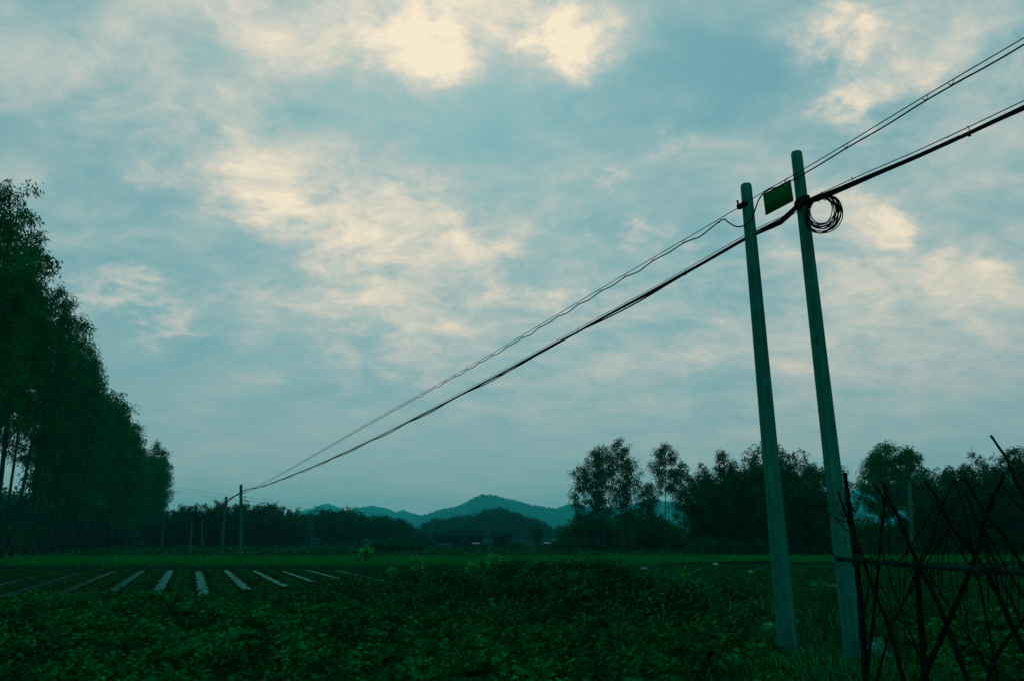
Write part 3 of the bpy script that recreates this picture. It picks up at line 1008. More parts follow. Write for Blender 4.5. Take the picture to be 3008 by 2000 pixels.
# round trees and scrub of the middle distance
RT = [round_meshes(160 + i, 9, 9, 5200, .62, .30, 'leaf_mid', 30) for i in range(4)]
for n_b, (px, d, ty) in enumerate(sorted([(905, 185, 1508), (945, 178, 1497), (985, 180, 1492), (1020, 186, 1500), (1055, 180, 1514), (1095, 184, 1513), (1135, 180, 1515), (1165, 186, 1522), (1195, 178, 1543), (1228, 170, 1560), (1262, 165, 1578), (880, 190, 1512)])):
    p = foot(px, d); s = height_at(ty, d) / 8.6
    plant('round_tree', RT[rng.integers(0, 4)], TREE, (p.x, d, tz(p.x, d)), 'round dark tree before the humped hill, ' + (ORD[n_b] or 'first ') + 'from the bamboo hedge', 'tree', 'round trees beside the farmhouse', sc=(s * 1.1, s * 1.1, s))
for i, (px, d) in enumerate([(-70, 150), (-35, 162), (5, 150), (40, 165), (75, 155), (110, 168), (150, 172), (195, 185), (240, 190), (285, 200), (330, 225), (365, 232), (400, 226), (430, 235), (460, 228), (495, 236), (300, 232), (525, 230)]):
    p = foot(px, d); s = (1.15 if px < 300 else .8) + .18 * math.sin(i * 2.2)
    plant('round_tree', RT[i % 4], TREE, (p.x, d, tz(p.x, d)), 'dark tree closing the view behind the plantation trunks', 'tree', 'trees behind the plantation', sc=(s * 1.2, s * 1.2, s))
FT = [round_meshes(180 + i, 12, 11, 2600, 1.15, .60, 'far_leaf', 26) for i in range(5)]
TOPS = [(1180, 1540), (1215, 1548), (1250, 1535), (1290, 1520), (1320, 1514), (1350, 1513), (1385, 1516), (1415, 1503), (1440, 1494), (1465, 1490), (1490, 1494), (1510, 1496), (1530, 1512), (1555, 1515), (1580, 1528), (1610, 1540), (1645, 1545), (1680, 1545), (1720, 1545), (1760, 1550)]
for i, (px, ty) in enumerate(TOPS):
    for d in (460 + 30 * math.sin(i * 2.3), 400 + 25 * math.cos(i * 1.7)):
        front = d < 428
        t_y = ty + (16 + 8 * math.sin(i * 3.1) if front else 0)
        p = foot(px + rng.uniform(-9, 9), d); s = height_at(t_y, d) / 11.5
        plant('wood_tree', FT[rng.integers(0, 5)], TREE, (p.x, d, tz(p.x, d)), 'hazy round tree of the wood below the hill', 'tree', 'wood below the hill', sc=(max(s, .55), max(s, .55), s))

SC = [round_meshes(200 + i, 4, 5, 3600, .36, .17, 'leaf_dark', 22, trunk=False, low=0) for i in range(4)]
px = 1640
while px < 3060:
    d = rng.uniform(72, 80) + (24 if px < 2040 else 0); p = foot(px, d)
    ty = 1518 + 18 * math.sin(px * .013) + rng.uniform(-14, 22)
    if px < 1720: ty += (1720 - px) * .5
    s = height_at(ty, d) / 3.9
    plant('shrub', SC[rng.integers(0, 4)], ('stem', 'foliage'), (p.x, d, tz(p.x, d)), 'dark shrub of the scrub belt under the airy eucalypts and bamboo', 'shrub', 'scrub belt behind the rice', sc=(s, s, s))
    if rng.uniform() < .7:
        d = rng.uniform(69.5, 72) + (24 if px < 2040 else 0); p = foot(px + 12, d); s = rng.uniform(.35, .6)
        plant('shrub', SC[rng.integers(0, 4)], ('stem', 'foliage'), (p.x, d, tz(p.x, d)), 'low shrub edging the young rice before the scrub belt', 'shrub', 'low shrubs edging the rice', sc=s)
    px += rng.uniform(24, 40)
SB = [round_meshes(220 + i, 4, 5.2, 4200, .34, .16, 'bush', 24, trunk=False, low=0) for i in range(3)]
for px, d, ty, lab in [(948, 78, 1600, 'low dark bush in the meadow near the crossarm pole'), (1000, 76, 1604, 'rounded low bush beside the one near the crossarm pole'), (1120, 88, 1582, 'wide bush with a ragged top in front of the round trees'),
                       (1165, 84, 1577, 'tallest bush in front of the round trees'), (1215, 82, 1585, 'dark upright bush at the farmhouse end of the bushes'), (1290, 100, 1606, 'low bush in front of the farmhouse'), (1360, 98, 1612, 'small bush in front of the pale shed roof'),
                       (1425, 104, 1592, 'dark bush at the foot of the transformer pole'), (1455, 100, 1604, 'low bush just past the transformer pole'), (1510, 112, 1588, 'bush on the rise beyond the transformer pole'), (1560, 105, 1606, 'low light bush between transformer pole and scrub'), (1610, 100, 1600, 'bush where the meadow meets the scrub belt'), (1655, 92, 1580, 'large bush at the end of the scrub belt')]:
    p = foot(px, d); s = height_at(ty, d) / 3.9
    plant('bush', SB[rng.integers(0, 3)], ('stem', 'foliage'), (p.x, d, tz(p.x, d)), lab, 'bush', 'bushes of the middle meadow', sc=(s * 1.1, s * 1.1, s))
p = foot(1580, 175); s = height_at(1537, 175) / 8.6
plant('round_tree', RT[2], TREE, (p.x, 175, tz(p.x, 175)), 'single dark upright tree standing before the hazy wood', 'tree', sc=(s * .6, s * .6, s))


WB = [round_meshes(230 + i, .62, .95, 1300, .085, .045, 'weed', 16, trunk=False, low=0) for i in range(3)]
for i, (px, d, sc_, lab) in enumerate([(1190, 18.9, .9, 'low weedy bush beside the short pale-topped sapling'), (1300, 18.2, 1.0, 'weedy bush on the low end of the mound before the drooping sapling'), (1480, 17.2, .75, 'dark weedy bush under the tallest bright sapling'), (1570, 16.9, .75, 'broad weedy bush on the mound crest'),
                                       (1690, 16.2, .85, 'creeper-covered bush at the highest part of the mound'), (1780, 15.6, .9, 'ragged weedy bush just past the highest part of the mound'), (1850, 15.0, .8, 'small weedy bush before the arching grass tufts'), (1400, 16.3, .8, 'small weedy bush at the front foot of the mound'), (1020, 20.6, .9, 'weedy bush at the end of the water furrows'), (920, 21.8, .8, 'low spreading weedy bush among the last furrows')]):
    p = foot(px, d)
    plant('weed_bush', WB[i % 3], ('stem', 'foliage'), (p.x, d, tz(p.x, d) - .05), lab, 'bush', 'weedy bushes on the mound', sc=sc_)

# saplings with light young crowns on and behind the mound
def sapling(px, d, ty, r_, label, palm=False):
    p = foot(px, d); p.z = tz(p.x, p.y)
    H = height_at(ty, d) - p.z
    t = thing('sapling', p, label, 'sapling')
    MB().tube([(0, 0, -.08), (.02, .01, H * .45), (0, 0, H - r_ * .9)], [.022, .018, .012], 7).build('stem', M['bark'], t, True)
    n = 320
    if palm:
        n = 46
        a = rng.uniform(0, 6.28, n)
        b = np.stack([np.cos(a) * .02, np.sin(a) * .02, H - r_ * rng.uniform(.7, 1.3, n)], 1)
        D = np.stack([np.cos(a), np.sin(a), rng.uniform(-.6, 1.1, n)], 1)
        mb = MB().leaves(b, D, rng.uniform(.6, 1.2, n) * r_ * 1.2, rng.uniform(.05, .09, n) * r_ * 2, seed=int(px))
        mb.tube([(0, 0, H - r_), (.05, 0, H), (.12, 0, H + r_ * .9)], [.012, .008, .002], 5)
    else:
        v = rng.normal(size=(n, 3)); v /= np.linalg.norm(v, axis=1)[:, None]
        b = v * r_ * rng.uniform(.2, .85, (n, 1)) + np.array([0, 0, H - r_])
        D = v + np.array([0, 0, -.1]) + rng.normal(size=(n, 3)) * .3
        mb = MB().leaves(b, D, rng.uniform(.7, 1.3, n) * r_ * .46, rng.uniform(.7, 1.3, n) * r_ * .28, seed=int(px))
    mb.build('crown', M['leaf_young'], t)


sapling(1070, 22.5, 1600, .20, 'bright round-crowned sapling farthest from the poles, before the bushes')
sapling(1221, 19.4, 1632, .17, 'small round-topped sapling on a thin stem before the young rice')
sapling(1150, 19.8, 1662, .14, 'short pale-topped sapling low in the weeds')
sapling(1386, 18.8, 1648, .16, 'leafy sapling with drooping crown near the mound crest')
sapling(1452, 18.4, 1622, .20, 'tallest bright sapling beside the mound crest, before the meadow')
sapling(2014, 14.6, 1662, .18, 'palm-like sapling with a top shoot rising from the mound', palm=True)

# ------------------------------------------------------------------ hills
def hill(name, prof, d, depth, label, ntree, seed, treeh):
    r_ = np.random.default_rng(seed)
    prof = np.array(prof, float)
    pxs = np.linspace(prof[0, 0], prof[-1, 0], 150)
    tys = np.interp(pxs, prof[:, 0], prof[:, 1])
    t = np.linspace(-1, 1, 25)
    V = np.zeros((25, 150, 3))
    for j, (px, ty) in enumerate(zip(pxs, tys)):
        q = foot(px, d); h = max(2.0, height_at(ty, d) - treeh * .7)
        edge = min(1, j / 8, (149 - j) / 8)
        h *= edge ** .5 if edge < 1 else 1
        for i, tt in enumerate(t):
            k = (1 - abs(tt) ** 1.5)
            k *= 1 + .05 * math.sin(px * .045 + tt * 4) * math.sin(tt * 9 + px * .02)
            if abs(tt) < .05: k = 1
            sc = (d + tt * depth) / d
            V[i, j] = (q.x * sc, d + tt * depth, h * k - 4)
    ii_ = np.arange(24)[:, None] * 150 + np.arange(149)[None]
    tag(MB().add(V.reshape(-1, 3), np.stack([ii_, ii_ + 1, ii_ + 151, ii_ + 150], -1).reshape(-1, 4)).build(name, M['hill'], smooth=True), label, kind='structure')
    # the wood on it
    mb = MB()
    ico = []
    for k in range(ntree):
        j = r_.uniform(0, 148.9); i = r_.uniform(2, 13) if k % 3 else 12 + r_.normal(0, .3)
        j0, i0 = int(j), int(np.clip(i, 0, 23))
        fj, fi = j - j0, np.clip(i, 0, 23.9) - i0
        p = V[i0, j0] * (1 - fj) * (1 - fi) + V[i0, j0 + 1] * fj * (1 - fi) + V[i0 + 1, j0] * (1 - fj) * fi + V[i0 + 1, j0 + 1] * fj * fi
        h = treeh * r_.uniform(.5, 1.25); w = h * r_.uniform(.4, .65)
        a = r_.uniform(0, 6.28)
        ring = lambda z, rr, off: [(p[0] + math.cos(a + off + q * 1.257) * rr, p[1] + math.sin(a + off + q * 1.257) * rr, p[2] + z * h) for q in range(5)]
        vv = ring(-.1, w * .5, 0) + ring(.35, w, .6) + ring(.75, w * .65, .2) + [(p[0] + r_.normal(0, w * .1), p[1], p[2] + h)]
        qd = [(l * 5 + q, l * 5 + (q + 1) % 5, (l + 1) * 5 + (q + 1) % 5, (l + 1) * 5 + q) for l in range(2) for q in range(5)]
        mb.add(vv, qd, [(10 + q, 10 + (q + 1) % 5, 15) for q in range(5)])
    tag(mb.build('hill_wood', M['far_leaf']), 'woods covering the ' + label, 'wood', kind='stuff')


hill('hill', [(1120, 1560), (1190, 1525), (1245, 1510), (1300, 1492), (1340, 1485), (1380, 1465), (1410, 1450), (1450, 1452), (1480, 1460), (1520, 1470), (1560, 1480), (1600, 1486), (1640, 1491), (1662, 1480), (1690, 1477), (1720, 1485), (1800, 1490), (1900, 1470), (1930, 1462), (1960, 1470), (2100, 1485), (2400, 1485), (2480, 1462), (2510, 1442), (2560, 1425), (2640, 1418), (2750, 1440), (2900, 1490), (3100, 1500)], 2600, 650, 'long blue peaked hill beyond the farmhouse', 5200, 5, 9)
hill('hill', [(960, 1540), (1010, 1503), (1040, 1491), (1090, 1483), (1130, 1490), (1160, 1503), (1182, 1495), (1205, 1505), (1240, 1514), (1300, 1520), (1360, 1540)], 3300, 500, 'low double-humped hill beside the peaked hill', 1800, 6, 10)
hill('hill', [(780, 1540), (850, 1502), (900, 1493), (930, 1484), (958, 1477), (985, 1486), (1010, 1500), (1060, 1520), (1120, 1545)], 4100, 420, 'pale farthest hill above the round trees', 1200, 7, 11)

# ------------------------------------------------------------------ poles
def catmull(pts, m=6):
    P = [Vector(p) for p in pts]
    P = [P[0] * 2 - P[1]] + P + [P[-1] * 2 - P[-2]]
    out = []
    for i in range(1, len(P) - 2):
        for k in range(m):
            t = k / m
            a, b, c, d = P[i - 1], P[i], P[i + 1], P[i + 2]
            out.append(.5 * ((2 * b) + (c - a) * t + (2 * a - 5 * b + 4 * c - d) * t * t + (3 * b - a - 3 * c + d) * t ** 3))
    out.append(P[-2])
    return out


def pole(base, top, r0, r1, label, mat='concrete', group=None, k=20, name='utility_pole'):
    t = thing(name, base, label, 'pole', group)
    b, e = Vector((0, 0, -.3)), Vector(top) - Vector(base)
    n = 10
    pts = [b + (e - b) * (i / n) for i in range(n + 1)]
    rad = [r0 + (r1 - r0) * i / n for i in range(n + 1)]
    ax = (e - b).normalized()
    pts[-1] = e - ax * r1 * .45
    pts += [e - ax * r1 * .12, e]
    rad[-1] = r1
    rad += [r1 * .86, r1 * .45]
    MB().tube(pts, rad, k).build('shaft', M[mat], t, True)
    return t


B1, T1 = foot(2321, 9.93), at(2191, 541, 9.93)
B2, T2 = foot(2521, 8.90), at(2339, 446, 8.90)
P1 = pole(B1, T1, .118, .075, 'weathered concrete utility pole standing in the grass by the pale stones')
P2 = pole(B2, T2, .106, .067, 'weathered concrete utility pole beside the cane trellis, carrying the cable coil')


def on_pole(B, T, z):
    return B + (T - B) * ((z - B.z) / (T.z - B.z))


# small dark bolt holes and fixings of the two near poles
for P, B, T, spots in ((P1, B1, T1, [(-.02, .35), (.03, 2.9), (-.03, 4.4)]), (P2, B2, T2, [(-.03, .33), (.0, .72), (.04, 4.75)])):
    for s, dn in spots:
        c = on_pole(B, T, T.z - dn)
        r_ = .07 + .006 * dn
        d = (Vector((0, 0, CAMH)) - c); d.z = 0; d.normalize()
        sd_ = Vector((-d.y, d.x, 0))
        q = c + d * math.sqrt(max(r_ ** 2 - s * s, 0)) + sd_ * s - B
        MB().tube([q - d * .02, q + d * .006], .011, 8).build('bolt_hole', M['void'], P)

FA = pole(foot(708, 62.7), at(708, 1422, 62.7), .15, .11, 'slim far cable pole where both cables meet, taller of the pair', 'concrete_far', k=10)
FB = pole(foot(650, 68.5), at(665, 1457, 68.5), .15, .11, 'slim far cable pole leaning beside the tall one', 'concrete_far', k=10)
FC = pole(foot(558, 78.8), at(564, 1521, 78.8), .15, .10, 'short grey pole where the cable runs down to the plantation', 'concrete_far', k=10)
FD = pole(foot(593, 82), at(594, 1519, 82), .13, .09, 'slim dark pole with pale bands near its foot', 'concrete_far', k=10)
for i in range(4):
    MB().tube([(0, 0, .45 + .3 * i), (0, 0, .6 + .3 * i)], .145, 10).build('pale_band', M['wall_pale'], FD)
pole(foot(525, 162), at(527, 1541, 162), .17, .12, 'grey post before the bamboo hedge near the plantation end', 'concrete_far', k=8)
pole(foot(551, 190), at(551, 1546, 190), .17, .12, 'faint pale post deepest before the bamboo hedge', 'concrete_far', k=8)
pole(foot(472, 116), at(483, 1502, 116), .17, .12, 'pale leaning pole at the edge of the plantation crowns', 'concrete_far', k=8)
pole(foot(2680, 63), at(2671, 1418, 63), .17, .12, 'slim pale pole standing before the tiered trees behind the trellis', 'concrete_far', k=10)
FX = pole(foot(913, 116), at(917, 1528, 116), .16, .11, 'small pole with a crossarm before the round trees', 'concrete_far', k=8)
tx = at(917, 1536, 116) - foot(913, 116)
MB().box((tx.x, tx.y - .15, tx.z), (1.3, .1, .1)).build('crossarm', M['steel'], FX)
for s in (-.5, 0, .5):
    MB().tube([(tx.x + s, tx.y - .15, tx.z), (tx.x + s, tx.y - .15, tx.z + .25)], .05, 6).build('insulator', M['steel'], FX)

# transformer pole by the farmhouse
d = 140
FT_ = pole(foot(1421, d), at(1420, 1494, d), .18, .12, 'tall pole with crossarms and a transformer box beside the farmhouse', 'concrete_far', k=8)
b_ = foot(1421, d)
for py, a, b in ((1508, 1408, 1434), (1522, 1410, 1432), (1538, 1421, 1442), (1566, 1420, 1443)):
    pa, pb = at(a, py, d - .25) - b_, at(b, py, d - .25) - b_
    MB().box((pa + pb) / 2, ((pb - pa).length, .12, .12)).build('crossarm', M['steel'], FT_)
    for f in (.1, .5, .9):
        q = pa.lerp(pb, f)
        MB().tube([q, q + Vector((0, 0, .3))], .06, 6).build('insulator', M['steel'], FT_)
c = at(1432, 1556, d - .35) - b_
MB().box(c, (.7, .6, .75)).build('transformer_box', M['steel'], FT_)

# ------------------------------------------------------------------ cables
def plane_hit(px, py, p, q, off=0.0):
    """Where a pixel's ray meets the vertical plane through the ground points p and q (moved off metres towards the camera)."""
    l = Vector((q[0] - p[0], q[1] - p[1], 0)).normalized()
    n = Vector((l.y, -l.x, 0))
    if n.dot(Vector((-p[0], -p[1], 0))) < 0: n = -n
    o = Vector((p[0], p[1], 0)) + n * off
    r = direction(px, py)
    t = (o - Vector((0, 0, CAMH))).dot(n) / r.dot(n)
    return Vector((0, 0, CAMH)) + r * t


up1 = on_pole(B1, T1, 5.9); up2 = on_pole(B2, T2, 5.9)
BA = foot(708, 62.7)
E2 = Vector((up2.x + .396 * 10, up2.y - 10 * .918))
OFFU = .085


def arclen(P):
    s = [0]
    for i in range(1, len(P)): s.append(s[-1] + (P[i] - P[i - 1]).length)
    return np.array(s)


def sample(P, s, q):
    A = np.array([tuple(p) for p in P])
    return Vector([np.interp(q, s, A[:, j]) for j in range(3)])


# --- upper messenger with its lashed cable, from the far pole to the near poles and on over the camera's shoulder
U = thing('overhead_cable', (0, 0, 0), 'thin upper overhead cable hung by small ties from its support wire', 'cable')
left = [plane_hit(x, y, up1, BA, OFFU) for x, y in ((2172, 609), (2066, 672), (1830, 810), (1400, 1064), (1068, 1250), (852, 1375), (754, 1427))]
left.append(Vector((BA.x, BA.y, height_at(1446, 62.7))) + Vector((-.12, -.06, 0)))
mid = [plane_hit(x, y, up1, up2, OFFU) for x, y in ((2172, 609), (2240, 566), (2285, 541), (2350, 504))]
right = [plane_hit(x, y, up2, E2, OFFU) for x, y in ((2350, 504), (2500, 415), (2694, 297), (2887, 183), (3008, 112))]
ext = right[-1] + (right[-1] - right[-2]).normalized() * 9
wire = catmull(left[::-1], 10)
wire2 = catmull(mid + right[1:] + [ext], 10)
MB().tube(wire, .0055, 6).build('support_wire', M['cable'], U, True)
MB().tube(wire2, .0055, 6).build('support_wire', M['cable'], U, True)


def lashed(P, s0, s1, step, gap, sag, mb, rr):
    s = arclen(P)
    q = np.arange(s0, s1, step / 8)
    pts = []
    for k, v in enumerate(q):
        p = sample(P, s, v)
        ph = (k % 8) / 8
        pts.append(p + Vector((0, 0, -gap - sag * math.sin(math.pi * ph) ** 2 * (1 + .5 * math.sin(k // 8 * 2.7)))))
    ties = [(sample(P, s, v), pts[k]) for k, v in enumerate(q) if k % 8 == 0]
    return pts, ties


sL = arclen(wire)
ptsL, tiesL = lashed(wire, 1.0, sL[-1] - .42, .82, .048, .03, None, .007)
drop = [plane_hit(x, y, up1, up2, OFFU + .03) for x, y in ((2120, 647), (2138, 653), (2156, 664), (2172, 667), (2190, 661), (2208, 645), (2217, 620), (2228, 590), (2242, 570), (2262, 556))]
ptsL = [p for p in ptsL if p.y > drop[0].y + .3]
MB().tube(catmull(ptsL[::2] + drop, 4), .0095, 7).build('cable', M['cable'], U, True)
s2 = arclen(wire2)
i262 = 0.95
ptsR, tiesR = lashed(wire2, i262, s2[-1] - .2, 1.05, .052, .010, None, .007)
MB().tube(catmull([drop[-1]] + ptsR[::4], 4), .0085, 7).build('cable', M['cable'], U, True)
tie_me = MB().tube([(0, 0, 0), (.012, 0, -.5), (0, 0, -1)], [.0035, .003, .006], 5).lump((0, 0, -1.0), (.016, .016, .10), 3, .1, 1).mesh('tie', M['cable'])
for a, b in tiesL + tiesR:
    if a.y > 45: continue
    for s in (-.03, .03):
        o = place('tie', tie_me, U)
        d_ = a - b + Vector((s * .5, -s, 0))
        o.location = b + d_
        o.scale = (1, 1, d_.length)
        o.rotation_euler = d_.to_track_quat('Z', 'Y').to_euler()
cl = up1 + Vector((-.06, -.09, -.04))
q = plane_hit(2180, 604, up1, up2, OFFU)
CLP = MB().box(q - B1, (.055, .16, .06), rz=R(25)).build('wire_clamp', M['cable'], P1)
MB().tube([q - B1 + Vector((-.07, -.05, -.035)), q - B1 + Vector((-.075, -.05, .05))], .014, 7).build('clamp_bolt', M['cable'], P1)

# --- lower heavy bundle
Lw = thing('cable_bundle', (0, 0, 0), 'thick lower bundle of black cables lashed under a support wire', 'cable')
OFF1 = -.11
bl = [(710, 1436), (780, 1424), (928, 1366), (1136, 1269), (1400, 1132), (1788, 923), (1913, 856), (2190, 698), (2222, 680)]
left = [plane_hit(x, y, up1, BA, OFF1) for x, y in bl]
left[0] = Vector((BA.x, BA.y, height_at(1436, 62.7))) + Vector((.1, -.08, 0))
mid = [plane_hit(x, y, up1, up2, o) for x, y, o in ((2260, 661, -.06), (2300, 640, .0), (2335, 606, .07), (2350, 596, .10))]
right = [plane_hit(x, y, up2, E2, .09) for x, y in ((2375, 586), (2463, 551), (2580, 502), (2698, 452), (2851, 382), (3008, 308))]
ext = right[-1] + (right[-1] - right[-2]).normalized() * 9
trunk_line = catmull(left + mid + right + [ext], 14)
sT = arclen(trunk_line)
tot = sT[-1]
sA = sT[len(catmull(left, 14)) - 1]
for st in range(4):
    pts = []
    a0 = st * 1.57
    for v in np.arange(0, tot, .22):
        p = sample(trunk_line, sT, v)
        far = max(0, min(1, (sA - v) / 40))
        k = .013 + .006 * math.sin(v * .9 + st * 2.1)
        loose = .05 * max(0, math.sin(v * .42 + st * 1.9)) ** 6
        near = math.exp(-((v - sA - 1.15) / .25) ** 2)
        pts.append(p + Vector((math.cos(a0 + v * .35) * k * .7, math.cos(a0 + v * .35) * k * .7, math.sin(a0 + v * .35) * k - loose - .02)) * (1 - .3 * near))
    MB().tube(pts, .0125 if st < 3 else .008, 7).build('cable', M['cable'], Lw, True)
pts = []
for v in np.arange(0, tot, .3):
    p = sample(trunk_line, sT, v)
    near = math.exp(-((v - sA - 1.15) / .6) ** 2)
    pts.append(p + Vector((0, 0, .036 * (1 - near))))
MB().tube(pts, .005, 6).build('support_wire', M['cable'], Lw, True)
ring = MB()
for v in list(np.arange(2, sA, 1.7)) + list(np.arange(sA + 2.0, tot - 1, 1.5)):
    p = sample(trunk_line, sT, v)
    if p.y > 45: continue
    o = place('lashing', tie_me, Lw)
    o.location = p + Vector((0, 0, .055)); o.scale = (1.1, 1.1, .10)
    o.rotation_euler = (R(rng.uniform(-14, 14)), R(rng.uniform(-14, 14)), 0)
# wrap where the bundle is strapped to the nearer pole
cz = plane_hit(2347, 600, up2, E2, .0).z
c = on_pole(B2, T2, cz)
for k in range(6):
    z = cz + .012 * k - .03
    pp = [(c.x + .088 * math.cos(a), c.y + .088 * math.sin(a), z + .035 * math.cos(a + .6)) for a in np.linspace(0, 2 * math.pi, 25)]
    MB().tube([Vector(p) - B2 for p in pp], .009, 6).build('strap_wire', M['cable'], P2, True)
# loose twin wires running below the bundle between the poles
for o_, y in ((.02, 0), (.05, 6)):
    pts = [plane_hit(x, yy + y, up1, up2, k) for x, yy, k in ((2225, 684, -.06), (2262, 664, o_), (2300, 642, o_), (2352, 610, .10))]
    MB().tube(catmull(pts, 8), .006, 6).build('loose_wire', M['cable'], Lw, True)

# --- continuation between the far poles
FCb = thing('far_cable', (0, 0, 0), 'cable running on from the tall far pole down to the leaning pole and the plantation', 'cable')
z_ = lambda px, py, d: at(px, py, d)
MB().tube(catmull([left[0] + Vector((-.1, .08, 0)), z_(682, 1461, 65.6), z_(664, 1478, 68.4), z_(632, 1503, 73), z_(565, 1531, 78.7)], 8), .045, 6).build('cable', M['cable'], FCb, True)
MB().tube(catmull([Vector((BA.x, BA.y, height_at(1446, 62.7))), z_(686, 1457, 65), z_(664, 1472, 68.4), z_(630, 1500, 73), z_(565, 1526, 78.7)], 8), .02, 6).build('cable', M['cable'], FCb, True)
far_w = thing('power_line', (0, 0, 0), 'faint thin power line crossing the sky above the bamboo hedge', 'cable')
for dy in (0, 12):
    pts = [at(x, y + dy, dd) for x, y, dd in ((430, 1425, 250), (560, 1436, 235), (660, 1452, 222), (800, 1468, 205), (1000, 1497, 175))]
    MB().tube(catmull(pts, 8), .02, 5).build('wire', M['cable'], far_w, True)

# ------------------------------------------------------------------ green sign hung between the poles
cs = [plane_hit(x, y, up1, up2, OFFU) for x, y in ((2243, 573), (2321, 530), (2330, 590), (2250, 632))]
cen = sum(cs, Vector()) / 4
S = thing('hanging_sign', cen, 'small plain green board hung by two wire hooks from the upper cable', 'sign')
n_ = (cs[1] - cs[0]).cross(cs[3] - cs[0]).normalized() * .006
vv = [c - cen + n_ for c in cs] + [c - cen - n_ for c in cs]
MB().add([tuple(v) for v in vv], [(0, 1, 2, 3), (7, 6, 5, 4), (0, 4, 5, 1), (1, 5, 6, 2), (2, 6, 7, 3), (3, 7, 4, 0)]).build('board', M['sign'], S)
# thin folded rim
rim = [cs[i] - cen for i in (0, 1, 2, 3, 0)]
MB().tube(rim, .008, 6).build('rim', M['sign'], S)
for f, px in ((.13, 2256), (.82, 2308)):
    h = cs[0].lerp(cs[1], f) - cen + Vector((0, 0, -.025))
    top = plane_hit(px, 557 if px < 2280 else 527, up1, up2, OFFU) - cen
    MB().tube(catmull([h, h + Vector((-.012, -.02, .03)), top + Vector((.015, -.01, 0)), top + Vector((0, 0, .012))], 5), .004, 5).build('hook', M['steel'], S)
    MB().tube([h - n_ * 1.6, h + n_ * 1.6], .010, 10).build('eyelet', M['litter'], S)

# ------------------------------------------------------------------ spare cable coil
cc = at(2415, 628, 8.62)
C = thing('cable_coil', cc, 'coil of spare black cable hanging from the bundle beside the trellis-side pole', 'coil')
e1 = Vector((.80, -.60, 0)); e2 = Vector((0, 0, 1)); e3 = e1.cross(e2)
for k in range(13):
    q_ = np.random.default_rng(70 + k)
    r_ = (.150, .205, .17, .19, .16, .20, .18, .155, .195, .175, .21, .165, .185)[k]
    th = np.linspace(0, 2 * np.pi, 33)
    side_ = -.05 + .105 * ((k * 5) % 13) / 12
    pp = [e1 * (math.cos(a) * r_ + .012 * math.sin(2 * a + k)) + Vector((side_ * (.75 + .25 * math.sin(a + .4)), 0, 0)) + e2 * (math.sin(a) * r_ * 1.12 + .225 - r_ * 1.12 - q_.uniform(0, .008) - .3 * abs(side_)) + e3 * (side_ * .9) for a in th]
    MB().tube(pp, .0068, 6, cap=False).build('loop', M['cable'], C, True)
for a in (1.3, 1.75):
    p = e1 * math.cos(a) * .18 + e2 * (math.sin(a) * .19 + .01)
    dd = (e1 * math.cos(a) + e2 * math.sin(a))
    pp = [p + dd * .034 * math.cos(q) + e3 * .045 * math.sin(q) for q in np.linspace(0, 6.283, 13)]
    MB().tube(pp, .006, 5, cap=False).build('binding', M['cable'], C, True)
hk = plane_hit(2415, 570, up2, E2, .09) - cc
MB().tube(catmull([hk + Vector((0, 0, .02)), hk * .96, e2 * .19], 5), .007, 6).build('hanger', M['cable'], C)

# ------------------------------------------------------------------ cane trellis
def fd(px):
    return 6.95 - (px - 2457) / 551 * .55


TR = thing('cane_trellis', foot(2700, 6.7), 'rickety dead cane trellis with a bamboo rail and dry vines', 'trellis')
TB = TR.location.copy()


def cane(name, pts, r0, r1, off=0.0, mat='cane', down=True, nodes=True, k=8):
    P = [at(x, y, fd(min(max(x, 2440), 3008)) + off) for x, y in pts]
    if down and P[-1].z > 0:
        d_ = (P[-1] - P[-2]).normalized()
        if d_.z > -.2: d_.z = -.6
        gz = tz(P[-1].x, P[-1].y) - .06
        P.append(P[-1] + d_ * ((gz - P[-1].z) / d_.z))
    Q = catmull(P, 8)
    n = len(Q)
    s = arclen(Q)
    rad = []
    for i in range(n):
        r_ = r0 + (r1 - r0) * i / (n - 1)
        if nodes: r_ *= 1 + .16 * max(0, math.cos(s[i] * 2 * math.pi / .28)) ** 8 + .06 * math.sin(i * 1.7)
        rad.append(r_)
    Q = [q + Vector((.0022 * math.sin(i * 1.1), 0, .001 * math.cos(i * 1.7))) for i, q in enumerate(Q)]
    return MB().tube([q - TB for q in Q], rad, k).build(name, M[mat], TR, True)


# rail, hollow at the cut end
rp = [(2457, 1640), (2600, 1649), (2700, 1660), (2860, 1671), (3008, 1681), (3120, 1690)]
Pr = [at(x, y, fd(x) - .02) - TB for x, y in rp]
Q = catmull(Pr, 12)
s = arclen(Q)
dr = (Q[0] - Q[1]).normalized()
ringp = [Q[0] + dr * -.10, Q[0] + dr * .0]
rad = [.022 * (1 + .10 * max(0, math.cos(v * 2 * math.pi / .42)) ** 20) for v in s]
RAIL = MB().tube([Q[0] - dr * .07, Q[0] + dr * .002] + Q, [.014, .018] + rad, 12, cap=True).build('rail', M['bamboo_rail'], TR, True)
MB().tube([Q[0] - dr * .02, Q[0] + dr * .004], [.016, .019], 12).build('rail_hollow', M['void'], RAIL)

